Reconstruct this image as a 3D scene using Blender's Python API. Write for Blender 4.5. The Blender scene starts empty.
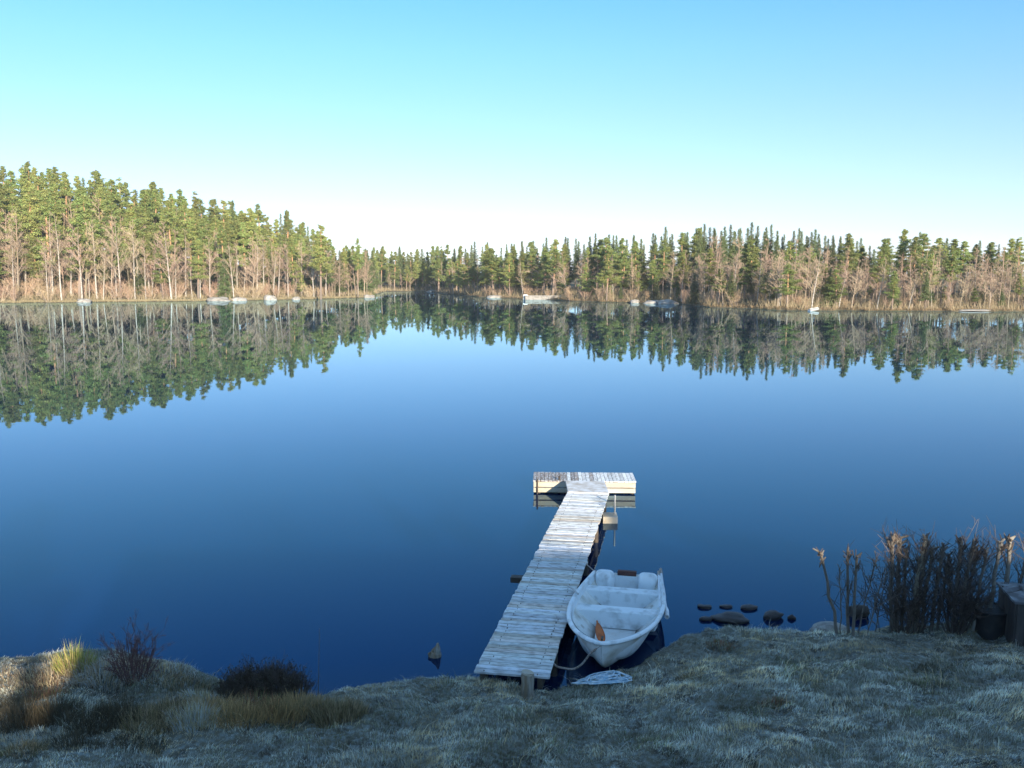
import bpy, math, random
import numpy as np
from mathutils import Vector, Matrix

# ------------------------------------------------------------------ camera, sky, sun, exposure
sc = bpy.context.scene
R = math.radians
F = 900.0; HC = 5.8; Y0 = 275.0
TH = math.atan((384 - Y0) / F); CT, ST = math.cos(TH), math.sin(TH)
cd = bpy.data.cameras.new('camera'); cam = bpy.data.objects.new('camera', cd); sc.collection.objects.link(cam)
cam.location = (0, 0, HC); cam.rotation_euler = (math.pi/2 - TH, 0, 0)
cd.sensor_width = 36; cd.lens = F/1024*36; cd.clip_start = .1; cd.clip_end = 12000
sc.camera = cam

SUN_EL = R(15); SUN_AZ = R(22)          # sun behind the camera, 22 degrees to its right
sdir = Vector((math.sin(SUN_AZ)*math.cos(SUN_EL), -math.cos(SUN_AZ)*math.cos(SUN_EL), math.sin(SUN_EL)))
sl = bpy.data.lights.new('sun', 'SUN'); sl.energy = 5.0; sl.angle = R(.53); sl.color = (1, .88, .70)
so = bpy.data.objects.new('sun', sl); sc.collection.objects.link(so)
so.rotation_euler = sdir.to_track_quat('Z', 'Y').to_euler()
w = bpy.data.worlds.new('World'); sc.world = w; w.use_nodes = True
nt = w.node_tree; nt.nodes.clear()
wo = nt.nodes.new('ShaderNodeOutputWorld'); bg = nt.nodes.new('ShaderNodeBackground')
sky = nt.nodes.new('ShaderNodeTexSky'); sky.sky_type = 'NISHITA'; sky.sun_disc = False
sky.sun_elevation = SUN_EL; sky.sun_rotation = math.pi - SUN_AZ
sky.altitude = 0; sky.air_density = 1.0; sky.dust_density = .35; sky.ozone_density = 1.6
tcw = nt.nodes.new('ShaderNodeTexCoord'); sep = nt.nodes.new('ShaderNodeSeparateXYZ'); nt.links.new(tcw.outputs['Generated'], sep.inputs[0])
cr = nt.nodes.new('ShaderNodeValToRGB'); nt.links.new(sep.outputs[2], cr.inputs[0])   # sky tint: bluer at the horizon, warmed and brightened overhead as added fill light
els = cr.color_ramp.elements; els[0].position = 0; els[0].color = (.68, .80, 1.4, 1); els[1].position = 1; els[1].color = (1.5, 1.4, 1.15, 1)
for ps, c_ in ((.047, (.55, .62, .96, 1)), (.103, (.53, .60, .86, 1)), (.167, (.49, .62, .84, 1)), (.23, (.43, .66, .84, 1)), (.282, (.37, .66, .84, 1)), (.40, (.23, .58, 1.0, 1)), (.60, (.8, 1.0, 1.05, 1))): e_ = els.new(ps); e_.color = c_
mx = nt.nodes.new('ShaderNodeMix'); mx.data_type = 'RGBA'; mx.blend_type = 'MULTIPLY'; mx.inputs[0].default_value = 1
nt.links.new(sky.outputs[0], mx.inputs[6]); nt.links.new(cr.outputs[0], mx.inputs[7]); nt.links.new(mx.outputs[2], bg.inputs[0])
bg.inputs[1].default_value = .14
nt.links.new(bg.outputs[0], wo.inputs[0])
sc.view_settings.view_transform = 'Standard'; sc.view_settings.look = 'None'
sc.view_settings.gamma = 1; sc.view_settings.exposure = 1.05
try: sc.view_settings.use_curve_mapping = False
except Exception: pass
sc.render.engine = 'CYCLES'

# ------------------------------------------------------------------ helpers
COL = sc.collection
rng = np.random.default_rng(7); random.seed(7)

def at(px, py, z=0.):
    x = (px-512)/F; yd = (py-384)/F
    d = Vector((x, CT - yd*ST, -(ST + yd*CT)))
    t = (z-HC)/d.z
    return Vector((0, 0, HC)) + d*t

def px_of(x, y, z):
    X = x; fz = y*CT - (z-HC)*ST; v = -(y*ST + (z-HC)*CT)
    return 512 + F*X/fz, 384 + F*v/fz

def tag(o, label=None, cat=None, group=None, kind=None):
    if label: o['label'] = label
    if cat: o['category'] = cat
    if group: o['group'] = group
    if kind: o['kind'] = kind
    return o

def empty(name, loc=(0, 0, 0), rz=0):
    o = bpy.data.objects.new(name, None); COL.objects.link(o)
    o.location = loc; o.rotation_euler = (0, 0, rz); o.empty_display_size = .3
    return o

class MB:
    """collects triangles and quads; build() links ONE mesh object"""
    def __init__(s): s.v = []; s.f = []; s.c = []; s.n = 0
    def add(s, verts, faces, col=None):
        verts = np.asarray(verts, float).reshape(-1, 3); faces = np.asarray(faces, int)
        s.v.append(verts); s.f.append(faces + s.n); s.n += len(verts)
        c = np.ones((len(verts), 3)) if col is None else np.broadcast_to(np.asarray(col, float), (len(verts), 3))
        s.c.append(c)
        return s
    def mesh(s, name, smooth=False):
        me = bpy.data.meshes.new(name)
        V = np.vstack(s.v).astype(np.float32)
        tot = np.concatenate([np.full(len(f), f.shape[1], int) for f in s.f])
        idx = np.concatenate([f.ravel() for f in s.f]).astype(np.int32)
        me.vertices.add(len(V)); me.vertices.foreach_set('co', V.ravel())
        me.loops.add(len(idx)); me.loops.foreach_set('vertex_index', idx)
        me.polygons.add(len(tot))
        st = np.concatenate([[0], np.cumsum(tot)[:-1]]).astype(np.int32)
        me.polygons.foreach_set('loop_start', st)
        me.polygons.foreach_set('use_smooth', np.full(len(tot), smooth))
        a = me.color_attributes.new('tint', 'FLOAT_COLOR', 'POINT')
        C = np.vstack(s.c); C = np.hstack([C, np.ones((len(C), 1))]).astype(np.float32)
        a.data.foreach_set('color', C.ravel())
        me.update(calc_edges=True); me.validate()
        return me
    def build(s, name, mat, parent=None, smooth=False):
        me = s.mesh(name, smooth); me.materials.append(mat)
        return link(name, me, parent)
    # --- shapes
    def box(s, c, size, rz=0, tilt=None, col=None):
        h = np.array(size)/2.
        P = np.array([[a, b, d] for a in (-1, 1) for b in (-1, 1) for d in (-1, 1)])*h
        M = Matrix.Rotation(rz, 3, 'Z')
        if tilt is not None: M = M @ tilt
        P = P @ np.array(M).T + np.array(c)
        return s.add(P, [[0,1,3,2],[4,6,7,5],[0,4,5,1],[2,3,7,6],[0,2,6,4],[1,5,7,3]], col)
    def tube(s, pts, rad, n=6, col=None, caps=True):
        pts = [Vector(p) for p in pts]; m = len(pts)
        rad = [rad]*m if np.isscalar(rad) else rad
        V = []
        for i, p in enumerate(pts):
            t = (pts[min(i+1, m-1)] - pts[max(i-1, 0)])
            t = t.normalized() if t.length > 1e-9 else Vector((0, 0, 1))
            a = t.cross(Vector((0, 0, 1))) if abs(t.z) < .95 else t.cross(Vector((0, 1, 0)))
            a.normalize(); b = t.cross(a)
            for k in range(n):
                g = 2*math.pi*k/n
                V.append(p + (a*math.cos(g) + b*math.sin(g))*rad[i])
        Fq = [[i*n+k, i*n+(k+1) % n, (i+1)*n+(k+1) % n, (i+1)*n+k] for i in range(m-1) for k in range(n)]
        s.add([tuple(v) for v in V], Fq, col)
        if caps:
            for i, q in ((0, pts[0]), (m-1, pts[-1])):
                base = V[i*n:(i+1)*n]
                s.add([tuple(v) for v in base] + [tuple(q)], [[k, (k+1) % n, n] for k in range(n)], col)
        return s
    def sticks(s, P0, P1, r0, r1, n=3, col=None):
        P0 = np.asarray(P0, float); P1 = np.asarray(P1, float); N = len(P0)
        if N == 0: return s
        t = P1-P0; t /= np.linalg.norm(t, axis=1, keepdims=True)+1e-9
        ref = np.where(np.abs(t[:, 2:3]) < .9, np.array([[0, 0, 1.]]), np.array([[1., 0, 0]]))
        a = np.cross(t, ref); a /= np.linalg.norm(a, axis=1, keepdims=True)+1e-9
        b = np.cross(t, a)
        r0 = np.broadcast_to(np.asarray(r0, float), (N,)); r1 = np.broadcast_to(np.asarray(r1, float), (N,))
        V = np.zeros((N, 2*n, 3))
        for k in range(n):
            g = 2*math.pi*k/n; d = a*math.cos(g)+b*math.sin(g)
            V[:, k] = P0 + d*r0[:, None]; V[:, n+k] = P1 + d*r1[:, None]
        base = (np.arange(N)*2*n)[:, None]
        Fq = np.concatenate([base + np.array([[k, (k+1) % n, n+(k+1) % n, n+k]]) for k in range(n)], 0)
        c = None
        if col is not None:
            col = np.asarray(col, float)
            c = np.repeat(col, 2*n, axis=0) if col.ndim == 2 else col
        return s.add(V.reshape(-1, 3), Fq, c)
    def leaves(s, P, size, col=None, up=0., aspect=.5):
        """small quads of random orientation"""
        P = np.asarray(P, float); N = len(P)
        a = rng.normal(size=(N, 3)); a[:, 2] += up; a /= np.linalg.norm(a, axis=1, keepdims=True)
        b = rng.normal(size=(N, 3)); b = np.cross(a, b); b /= np.linalg.norm(b, axis=1, keepdims=True)
        sz = np.broadcast_to(np.asarray(size, float), (N,))[:, None]*rng.uniform(.6, 1.4, (N, 1))
        V = np.stack([P-a*sz, P+b*sz*aspect, P+a*sz, P-b*sz*aspect], 1)
        Fq = (np.arange(N)*4)[:, None] + np.array([[0, 1, 2, 3]])
        c = None
        if col is not None:
            col = np.asarray(col, float); c = np.repeat(col, 4, axis=0) if col.ndim == 2 else col
        return s.add(V.reshape(-1, 3), Fq, c)

def link(name, me, parent=None):
    o = bpy.data.objects.new(name, me); COL.objects.link(o)
    if parent: o.parent = parent
    return o

_lat = rng.random((256, 256))
def vnoise(x, y):
    x = np.asarray(x, float); y = np.asarray(y, float)
    xi = np.floor(x).astype(int); yi = np.floor(y).astype(int)
    fx = x-xi; fy = y-yi; fx = fx*fx*(3-2*fx); fy = fy*fy*(3-2*fy)
    g = lambda i, j: _lat[i % 256, j % 256]
    return (g(xi, yi)*(1-fx)*(1-fy) + g(xi+1, yi)*fx*(1-fy) + g(xi, yi+1)*(1-fx)*fy + g(xi+1, yi+1)*fx*fy)*2-1
def fbm(x, y, o=4):
    r = 0; a = 1.
    for i in range(o): r = r + a*vnoise(x*2**i+17*i, y*2**i+31*i); a *= .5
    return r

# ------------------------------------------------------------------ materials
def mat(name, base=(.5, .5, .5), rough=.8, attr=False, noise=None, bump=0, bscale=20, var=0, hue=0, stretch=(1, 1, 1), metallic=0, frost=None, spec=.5, trans=0, late=False):
    """noise = (colour2, scale, lo, hi[, coordinates]); frost = (amount, scale, colour); var = value change from copy to copy"""
    m = bpy.data.materials.new(name); m.use_nodes = True
    n = m.node_tree.nodes; l = m.node_tree.links; b = n['Principled BSDF']
    b.inputs['Roughness'].default_value = rough; b.inputs['Metallic'].default_value = metallic
    b.inputs['Specular IOR Level'].default_value = spec
    rgb = n.new('ShaderNodeRGB'); rgb.outputs[0].default_value = (*base, 1); cur = rgb.outputs[0]
    tc = n.new('ShaderNodeTexCoord'); mp = n.new('ShaderNodeMapping'); mp.inputs['Scale'].default_value = stretch
    l.new(tc.outputs['Object'], mp.inputs[0])
    def mix(a, bb, fac, mode='MIX', f=None):
        x = n.new('ShaderNodeMix'); x.data_type = 'RGBA'; x.blend_type = mode
        if fac is not None: l.new(fac, x.inputs[0])
        else: x.inputs[0].default_value = f
        for s, v in ((6, a), (7, bb)):
            if isinstance(v, tuple): x.inputs[s].default_value = (*v, 1)
            else: l.new(v, x.inputs[s])
        return x.outputs[2]
    def nz(scale, lo, hi, det=5):
        t = n.new('ShaderNodeTexNoise'); t.inputs['Scale'].default_value = scale; t.inputs['Detail'].default_value = det
        l.new(mp.outputs[0], t.inputs['Vector'])
        r = n.new('ShaderNodeMapRange'); r.inputs[1].default_value = lo; r.inputs[2].default_value = hi
        l.new(t.outputs[0], r.inputs[0]); return r.outputs[0]
    if noise:
        for q in (noise if isinstance(noise, list) else [noise]):
            cur = mix(cur, q[0], nz(*q[1:4]))
    if attr:
        a = n.new('ShaderNodeAttribute'); a.attribute_name = 'tint'
        cur = mix(cur, a.outputs['Color'], None, 'MULTIPLY', 1.)
    if frost:
        cur = mix(cur, frost[2], nz(frost[1], .5-frost[0]*.3, .75-frost[0]*.3, 8))
    if late:
        a = n.new('ShaderNodeAttribute'); a.attribute_name = 'tint'
        cur = mix(cur, a.outputs['Color'], None, 'MULTIPLY', 1.)
    if var or hue:
        oi = n.new('ShaderNodeObjectInfo'); h = n.new('ShaderNodeHueSaturation')
        r = n.new('ShaderNodeMapRange'); r.inputs[3].default_value = 1-var; r.inputs[4].default_value = 1+var
        l.new(oi.outputs['Random'], r.inputs[0]); l.new(r.outputs[0], h.inputs['Value'])
        mm = n.new('ShaderNodeMath'); mm.operation = 'FRACT'; mu = n.new('ShaderNodeMath'); mu.operation = 'MULTIPLY'; mu.inputs[1].default_value = 7.31
        l.new(oi.outputs['Random'], mu.inputs[0]); l.new(mu.outputs[0], mm.inputs[0])
        r2 = n.new('ShaderNodeMapRange'); r2.inputs[3].default_value = .5-hue; r2.inputs[4].default_value = .5+hue
        l.new(mm.outputs[0], r2.inputs[0]); l.new(r2.outputs[0], h.inputs['Hue'])
        l.new(cur, h.inputs['Color']); cur = h.outputs[0]
    l.new(cur, b.inputs['Base Color'])
    if bump:
        t = n.new('ShaderNodeTexNoise'); t.inputs['Scale'].default_value = bscale; t.inputs['Detail'].default_value = 6
        l.new(mp.outputs[0], t.inputs['Vector'])
        u = n.new('ShaderNodeBump'); u.inputs['Strength'].default_value = bump; u.inputs['Distance'].default_value = .02
        l.new(t.outputs[0], u.inputs['Height']); l.new(u.outputs[0], b.inputs['Normal'])
    if trans:
        tr = n.new('ShaderNodeBsdfTranslucent'); l.new(cur, tr.inputs[0])
        ms = n.new('ShaderNodeMixShader'); ms.inputs[0].default_value = trans
        l.new(b.outputs[0], ms.inputs[1]); l.new(tr.outputs[0], ms.inputs[2])
        l.new(ms.outputs[0], n['Material Output'].inputs[0])
    return m

M = {}
M['pine_leaf'] = mat('pine_needles', (.24, .285, .085), .7, attr=True, var=.24, hue=.015, trans=.25)
M['spruce_leaf'] = mat('spruce_needles', (.12, .16, .055), .7, attr=True, var=.28, hue=.02, trans=.15)
M['pine_bark'] = mat('pine_bark', (1, 1, 1), .9, attr=True, var=.15)
M['birch_bark'] = mat('birch_bark', (.50, .46, .41), .8, noise=((.10, .085, .07), 3.5, .52, .62), stretch=(1, 1, 2.5), attr=True, var=.2)
M['twigs'] = mat('bare_twigs', (.38, .31, .24), .85, attr=True, var=.2, hue=.02)
M['spruce_bark'] = mat('spruce_bark', (.16, .12, .095), .9, var=.2)
M['forest_floor'] = mat('forest_floor', (.13, .10, .055), .95, noise=[((.08, .08, .035), .12, .42, .6), ((.20, .15, .08), .5, .5, .65)])
M['reed'] = mat('dry_reed', (.34, .28, .17), .9, attr=True)
M['granite'] = mat('granite', (.34, .32, .29), .85, noise=((.22, .20, .18), 2.2, .45, .6), bump=.6, bscale=6, var=.15)
M['wet_stone'] = mat('wet_stone', (.035, .028, .026), .55, noise=((.07, .045, .04), 5, .5, .7), bump=.8, bscale=9, var=.2)
M['soil'] = mat('frosty_turf', (.13, .12, .085), .95, attr=True, noise=[((.06, .05, .035), 3.0, .5, .62)], frost=(.15, 14, (.22, .25, .24)), bump=1, bscale=30)
M['grass'] = mat('frosted_grass', (1, 1, 1), .8, attr=True, trans=.15)
M['dry_stem'] = mat('dry_stems', (1, 1, 1), .85, attr=True)

# ------------------------------------------------------------------ water
wm = bpy.data.materials.new('lake_water'); wm.use_nodes = True
n = wm.node_tree.nodes; l = wm.node_tree.links; b = n['Principled BSDF']
n.remove(b); b = n.new('ShaderNodeBsdfGlossy'); b.inputs['Color'].default_value = (.66, .89, 1, 1); b.inputs['Roughness'].default_value = .012
df = n.new('ShaderNodeBsdfDiffuse'); df.inputs['Color'].default_value = (.001, .010, .045, 1)
fr = n.new('ShaderNodeFresnel'); fr.inputs[0].default_value = 1.333; wx = n.new('ShaderNodeMixShader')
l.new(fr.outputs[0], wx.inputs[0]); l.new(df.outputs[0], wx.inputs[1]); l.new(b.outputs[0], wx.inputs[2]); l.new(wx.outputs[0], n['Material Output'].inputs[0])
tc = n.new('ShaderNodeTexCoord'); mp = n.new('ShaderNodeMapping'); mp.inputs['Scale'].default_value = (.5, 1, 1)
l.new(tc.outputs['Object'], mp.inputs[0])
t1 = n.new('ShaderNodeTexNoise'); t1.inputs['Scale'].default_value = .9; t1.inputs['Detail'].default_value = 3
l.new(mp.outputs[0], t1.inputs[0])
bu = n.new('ShaderNodeBump'); bu.inputs['Strength'].default_value = .03; bu.inputs['Distance'].default_value = .03
l.new(t1.outputs[0], bu.inputs['Height']); l.new(bu.outputs[0], b.inputs['Normal'])
g = MB(); g.add([(-1500, -60, 0), (1500, -60, 0), (1500, 1400, 0), (-1500, 1400, 0)], [[0, 1, 2, 3]])
tag(g.build('lake_water', wm), kind='structure')

# ------------------------------------------------------------------ near bank
EDGE = [(-700, 640), (-200, 648), (0, 668), (60, 668), (120, 668), (180, 678), (230, 688), (330, 694), (350, 690), (420, 682), (480, 680),
        (548, 692), (575, 686), (605, 675), (640, 670), (664, 651), (684, 641), (705, 633), (735, 631), (780, 631), (830, 634),
        (870, 633), (920, 628), (1024, 616), (1200, 600), (2000, 560)]
_e = [at(*p, 0) for p in EDGE]
EX = np.array([p.x for p in _e]); EY = np.array([p.y for p in _e])
def edge_y(x): return np.interp(x, EX, EY) + .11*fbm(np.asarray(x)*1.3, np.asarray(x)*0+3, 3)+.045*fbm(np.asarray(x)*7, np.asarray(x)*0+8, 3)
def ground_z(x, y):
    x = np.asarray(x, float); y = np.asarray(y, float)
    s = edge_y(x)-y
    land = .17*(1-np.exp(-np.clip(s, 0, None)/.22)) + .085*np.clip(s, 0, 30) + .002*np.clip(s, 0, 12)**2
    hum = (.06*fbm(x*1.1, y*1.6, 3) + .05*fbm(x*2.6, y*4.0, 3)+.022*fbm(x*7+31, y*9.5+11, 3))*np.clip(s/.5, 0, 1)
    mound = .27*np.exp(-(((x+6.0)/1.5)**2 + ((y-12.3)/.55)**2))
    mound = mound + .05*np.exp(-(((x-3.1)/.9)**2 + ((y-14.2)/.8)**2))*np.clip(s/.3, 0, 1)
    path = -.10*np.exp(-((x+1.15-.1*(y-10))/.35)**2)*np.clip(s/1., 0, 1)
    return np.where(s > 0, land+hum+path, np.maximum(-1.6, s*.35)) + mound

def grid(name, xs, ys, zf, material, colf=None):
    X, Y = np.meshgrid(xs, ys); Z = zf(X, Y)
    V = np.stack([X, Y, Z], -1).reshape(-1, 3); nx = len(xs); ny = len(ys)
    i = np.arange(nx-1)[None, :] + np.arange(ny-1)[:, None]*nx
    i = i.ravel(); Fq = np.stack([i, i+1, i+1+nx, i+nx], 1)
    g = MB(); g.add(V, Fq, None if colf is None else colf(X, Y).reshape(-1, 3))
    return g.build(name, material, smooth=True)
xs = np.concatenate([np.linspace(-60, -9.2, 40), np.arange(-9, 9.6, .06), np.linspace(9.8, 60, 40)])
ys = np.concatenate([np.linspace(-58, 6.8, 60), np.arange(7, 17.5, .05), np.linspace(17.7, 24, 12)])
def soil_tint(x, y):
    k = np.clip((edge_y(x)-y)/.22, 0, 1)[..., None]; return np.array([.28, .24, .20])*(1-k)+k*np.array([1., 1, 1])   # wet dark mud at the waterline
tag(grid('ground', xs, ys, ground_z, M['soil'], soil_tint), kind='structure')

# --- grass: frosted blades, one object
def blades(N, region, hgt, wid, palette, clump=None, lean=.6, zoff=0, density=None):
    """palette: list of (rgb base, rgb tip, weight)"""
    x = rng.uniform(region[0], region[1], N); y = rng.uniform(region[2], region[3], N)
    if density is not None:
        k = rng.random(N) < density(x, y); x = x[k]; y = y[k]
    s = edge_y(x)-y; k = s > .03; x = x[k]; y = y[k]; N = len(x)
    z = ground_z(x, y)+zoff
    f = np.clip(.5+.9*fbm(x*2.1+5, y*2.9, 3), 0, 1)          # clumps of longer grass
    h = hgt*rng.uniform(.5, 1.3, N)*(.55+1.0*f)
    flow = fbm(x*.9+40, y*.9, 2)*2.5
    ang = flow + rng.normal(0, 1.0, N); ln = lean*rng.uniform(.3, 1.3, N)
    dx = np.cos(ang)*ln*h; dy = np.sin(ang)*ln*h
    P0 = np.stack([x, y, z-.01], 1); P1 = P0 + np.stack([dx*.35, dy*.35, h*.62], 1); P2 = P0 + np.stack([dx*1.2, dy*1.2, h*.92], 1)
    a2 = rng.uniform(0, math.pi, N); W = np.stack([np.cos(a2), np.sin(a2), np.zeros(N)], 1)*wid*rng.uniform(.6, 1.3, N)[:, None]
    V = np.stack([P0-W/2, P0+W/2, P1+W/2.4, P1-W/2.4, P2], 1)
    base = (np.arange(N)*5)[:, None]
    pal_n = np.clip(.5+.75*fbm(x*1.0+90, y*1.5+7, 3)+rng.normal(0, .22, N), 0, .999)
    ws = np.cumsum([p[2] for p in palette]); ws = ws/ws[-1]
    pi = np.searchsorted(ws, pal_n)
    cb = np.array([p[0] for p in palette])[pi]; ct = np.array([p[1] for p in palette])[pi]
    tuft = np.clip(1.05+.38*fbm(x*2.6, y*4.0, 3)+.40*fbm(x*7+31, y*9.5+11, 3), .35, 1.7)*np.clip(1+.35*fbm(x*.7+9, y*1.1, 2), .6, 1.4)
    j = rng.uniform(.75, 1.25, (N, 1))*tuft[:, None]; cb = cb*j; ct = ct*j
    C = np.stack([cb, cb, (cb+ct)/2, (cb+ct)/2, ct], 1)
    return V.reshape(-1, 3), base+np.array([[0, 1, 2, 3]]), base+np.array([[3, 2, 4]]), C.reshape(-1, 3)
def grass_obj(name, sets):
    g = MB()
    for V, q, t, C in sets:
        g.add(V, q, C); g.f.append(t + (g.n-len(V)))
    return g
FROST = (.74, .76, .70); PALE = (.46, .49, .40); STRAW = (.58, .46, .26); OLIVE = (.19, .21, .08); DEAD = (.26, .21, .13); DARK = (.07, .075, .035)
lawn = [(DARK, DEAD, .8), (OLIVE, PALE, 1.6), (DEAD, FROST, 2.2), (PALE, FROST, 2.6), (STRAW, FROST, 1.2), (STRAW, STRAW, .9)]
sets = [blades(420000, (-8.5, 9, 7.6, 16.5), .046, .0045, lawn),
        blades(60000, (-8.5, 9, 7.6, 16.5), .11, .005, [(STRAW, STRAW, 1), (DEAD, FROST, 1), (STRAW, PALE, 1)], lean=1.1, density=lambda x, y: np.clip(fbm(x*4.3+3, y*6.2+50, 3)*4-1.5, 0, 1)),
        blades(70000, (-8.5, 9, 7.6, 16.5), .09, .005, [(DARK, OLIVE, 1), (OLIVE, DEAD, 1), (DARK, PALE, .6)], lean=.9, density=lambda x, y: np.clip(fbm(x*4.6+70, y*6.8+20, 3)*4-1.4, 0, 1))]
g = grass_obj('grass', sets)
o = g.build('grass', M['grass']); tag(o, 'short frosted grass covering the near bank', 'grass', kind='stuff')

# ------------------------------------------------------------------ far shore terrain
SH = [(-900, 306), (-300, 305), (0, 303), (110, 302), (220, 301), (300, 299.5), (372, 297.5), (377, 294), (386, 291.5), (430, 291.5),
      (445, 294), (480, 297), (525, 299), (600, 302), (680, 304), (705, 307), (800, 310.5), (1024, 311.5), (1400, 312), (2200, 312)]
SHX = np.array([p[0] for p in SH], float); SHD = np.array([at(512, p[1], 0).y for p in SH])
def shore_d(px): return np.interp(px, SHX, SHD) + 1.6*fbm(np.asarray(px)/14., np.asarray(px)*0+9, 3)
def colx(x, y): return 512 + F*x/(y*CT + HC*ST)
HPX = np.array([-900, -60, 0, 150, 250, 330, 372, 450, 600, 700, 850, 1100, 2200.])
HZ = np.array([16, 16, 15, 12, 8, 4, 1.5, 2, 3, 3.5, 3, 3, 3.])
def far_z(x, y):
    px = colx(x, y); s = y - shore_d(px)
    k = np.clip(s/60., 0, 1); k = k*k*(3-2*k)
    return np.where(s > 0, .35*(1-np.exp(-s/.8)) + np.interp(px, HPX, HZ)*k + .5*fbm(x*.06, y*.06, 4)*np.clip(s/5, 0, 1), np.maximum(-2, s*.25))
ang = np.linspace(-1.35, 1.35, 541); dd = np.concatenate([np.arange(112, 350, 1.0), np.geomspace(352, 1500, 30)])
A, D_ = np.meshgrid(ang, dd)
# fan-shaped sheet: columns follow the direction from the lake's near bank, rows the distance
Xf = D_*np.tan(A*.85); Yf = D_ + 0*A
Zf = far_z(Xf, Yf)
nx = len(ang); ii = (np.arange(nx-1)[None, :] + np.arange(len(dd)-1)[:, None]*nx).ravel()
g = MB(); g.add(np.stack([Xf, Yf, Zf], -1).reshape(-1, 3), np.stack([ii, ii+1, ii+1+nx, ii+nx], 1))
tag(g.build('far_shore_terrain', M['forest_floor'], smooth=True), kind='structure')

# ------------------------------------------------------------------ tree kinds (mesh variants, 20 m tall)
def uv(n): return rng.uniform(0, 2*math.pi, n)
def trunk_mesh(H, r, bend, cols, name, m, lean=0):
    g = MB(); k = 9
    a = rng.uniform(0, 6.28); pts = []; rr = []
    for i in range(k):
        t = i/(k-1); pts.append((math.cos(a)*bend*math.sin(t*2.6)*t+lean*t*H, math.sin(a)*bend*math.sin(t*2.1)*t, t*H-.4*(i == 0))); rr.append(r*(1-t)**.8+.03)
    g.tube(pts, rr, 6)
    z = np.concatenate([v[:, 2] for v in g.v])/H
    g.c = [np.array([np.interp(v[:, 2]/H, cols[0], np.array(cols[1])[:, q]) for q in range(3)]).T for v in g.v]
    return g, pts
def along(pts, t):
    t = np.clip(np.asarray(t)*(len(pts)-1), 0, len(pts)-1.001); i = t.astype(int); f = (t-i)[:, None]; P = np.array(pts, float)
    return P[i]*(1-f)+P[i+1]*f
BARK_P = ([0, .3, .55, 1], [(.20, .16, .13), (.30, .22, .17), (.46, .25, .13), (.42, .24, .13)])
def pine(v):
    g, pts = trunk_mesh(20, .24, .8, BARK_P, 'trunk', None)
    lo = [.32, .42, .28, .46, .36, .22, .5, .38, .3][v % 9]; W = [3.3, 2.9, 3.6, 2.8, 2.4, 3.4, 3.2, 2.6, 3.0][v % 9]
    nb = 76; h = np.sort(rng.uniform(lo, 1, nb)); k = (h-lo)/(1-lo)
    L = W*np.clip(1.0-k**1.6, .05, 1)*rng.uniform(.35, 1.25, nb)*np.clip(.55+k*2.2, 0, 1)
    az = uv(nb); P0 = along(pts, h); el = rng.uniform(-.05, .35, nb)+.35*k
    d = np.stack([np.cos(az)*np.cos(el), np.sin(az)*np.cos(el), np.sin(el)], 1); P1 = P0 + d*L[:, None]
    g.sticks(P0, P1, .05*(1.3-k), .015, 3, (.33, .22, .15))
    # dead branch stubs below the crown
    hs_ = rng.uniform(.2, lo, 9); az2 = uv(9); Q0 = along(pts, hs_); Q1 = Q0+np.stack([np.cos(az2), np.sin(az2), np.full(9, .1)], 1)*rng.uniform(.4, 1.3, (9, 1))
    g.sticks(Q0, Q1, .035, .012, 3, (.28, .22, .18))
    c = MB(); pos = []
    for i in range(nb):
        m = 2+int(L[i]*1.7)
        for t in rng.uniform(.35, 1.05, m): pos.append(P0[i]+(P1[i]-P0[i])*t+rng.normal(0, .16, 3))
    pos = np.array(pos); n_ = 34
    kk = np.clip(1.25-pos[:, 2]/20.*.8, .4, 1)[:, None, None]
    jit = rng.normal(0, 1, (len(pos), n_, 3))*np.array([.38, .38, .20])*kk
    PP = (pos[:, None]+jit).reshape(-1, 3)
    cl = rng.uniform(.72, 1.25, len(pos))[:, None]*np.array([[1, 1, 1.]])
    cl[:, 0] *= rng.uniform(.85, 1.2, len(pos))
    c.leaves(PP, .155, np.repeat(cl, n_, 0), up=.4, aspect=.45)
    return g, c
def spruce(v):
    g, pts = trunk_mesh(20, .22, .15, ([0, 1], [(1, 1, 1), (1, 1, 1)]), 't', None)
    lo = [.10, .2, .05, .28][v % 4]; W = [2.8, 2.4, 3.1, 2.3][v % 4]; wh = 42; c = MB(); pos = []
    P0s = []; P1s = []
    for i in range(wh):
        k = i/(wh-1); h = lo+(1-lo)*k
        m = 6 if k < .8 else 4
        for a in uv(m):
            L = (W*(1-k)**.85+.10)*rng.uniform(.6, 1.12)
            p0 = along(pts, [h])[0]; p1 = p0+np.array([math.cos(a)*L, math.sin(a)*L, -.22*L+.25*k])
            P0s.append(p0); P1s.append(p1)
            for t in np.linspace(.25, 1, 2+int(L*1.8)): q = p0+(p1-p0)*t; q[2] += -.12*math.sin(t*3); pos.append(q)
    g.sticks(P0s, P1s, .03, .01, 3, (1, 1, 1))
    pos = np.array(pos); n_ = 9
    kz = np.clip(1.15-pos[:, 2]/20., .3, 1)[:, None, None]**.5
    PP = (pos[:, None]+rng.normal(0, 1, (len(pos), n_, 3))*np.array([.27, .27, .22])*kz).reshape(-1, 3)
    cl = rng.uniform(.65, 1.3, (len(pos), 1))*np.array([[1, 1, 1.]])
    c.leaves(PP, np.repeat(.19*kz[:, 0, 0]**.6, n_), np.repeat(cl, n_, 0), up=-.2, aspect=.45)
    return g, c
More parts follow.
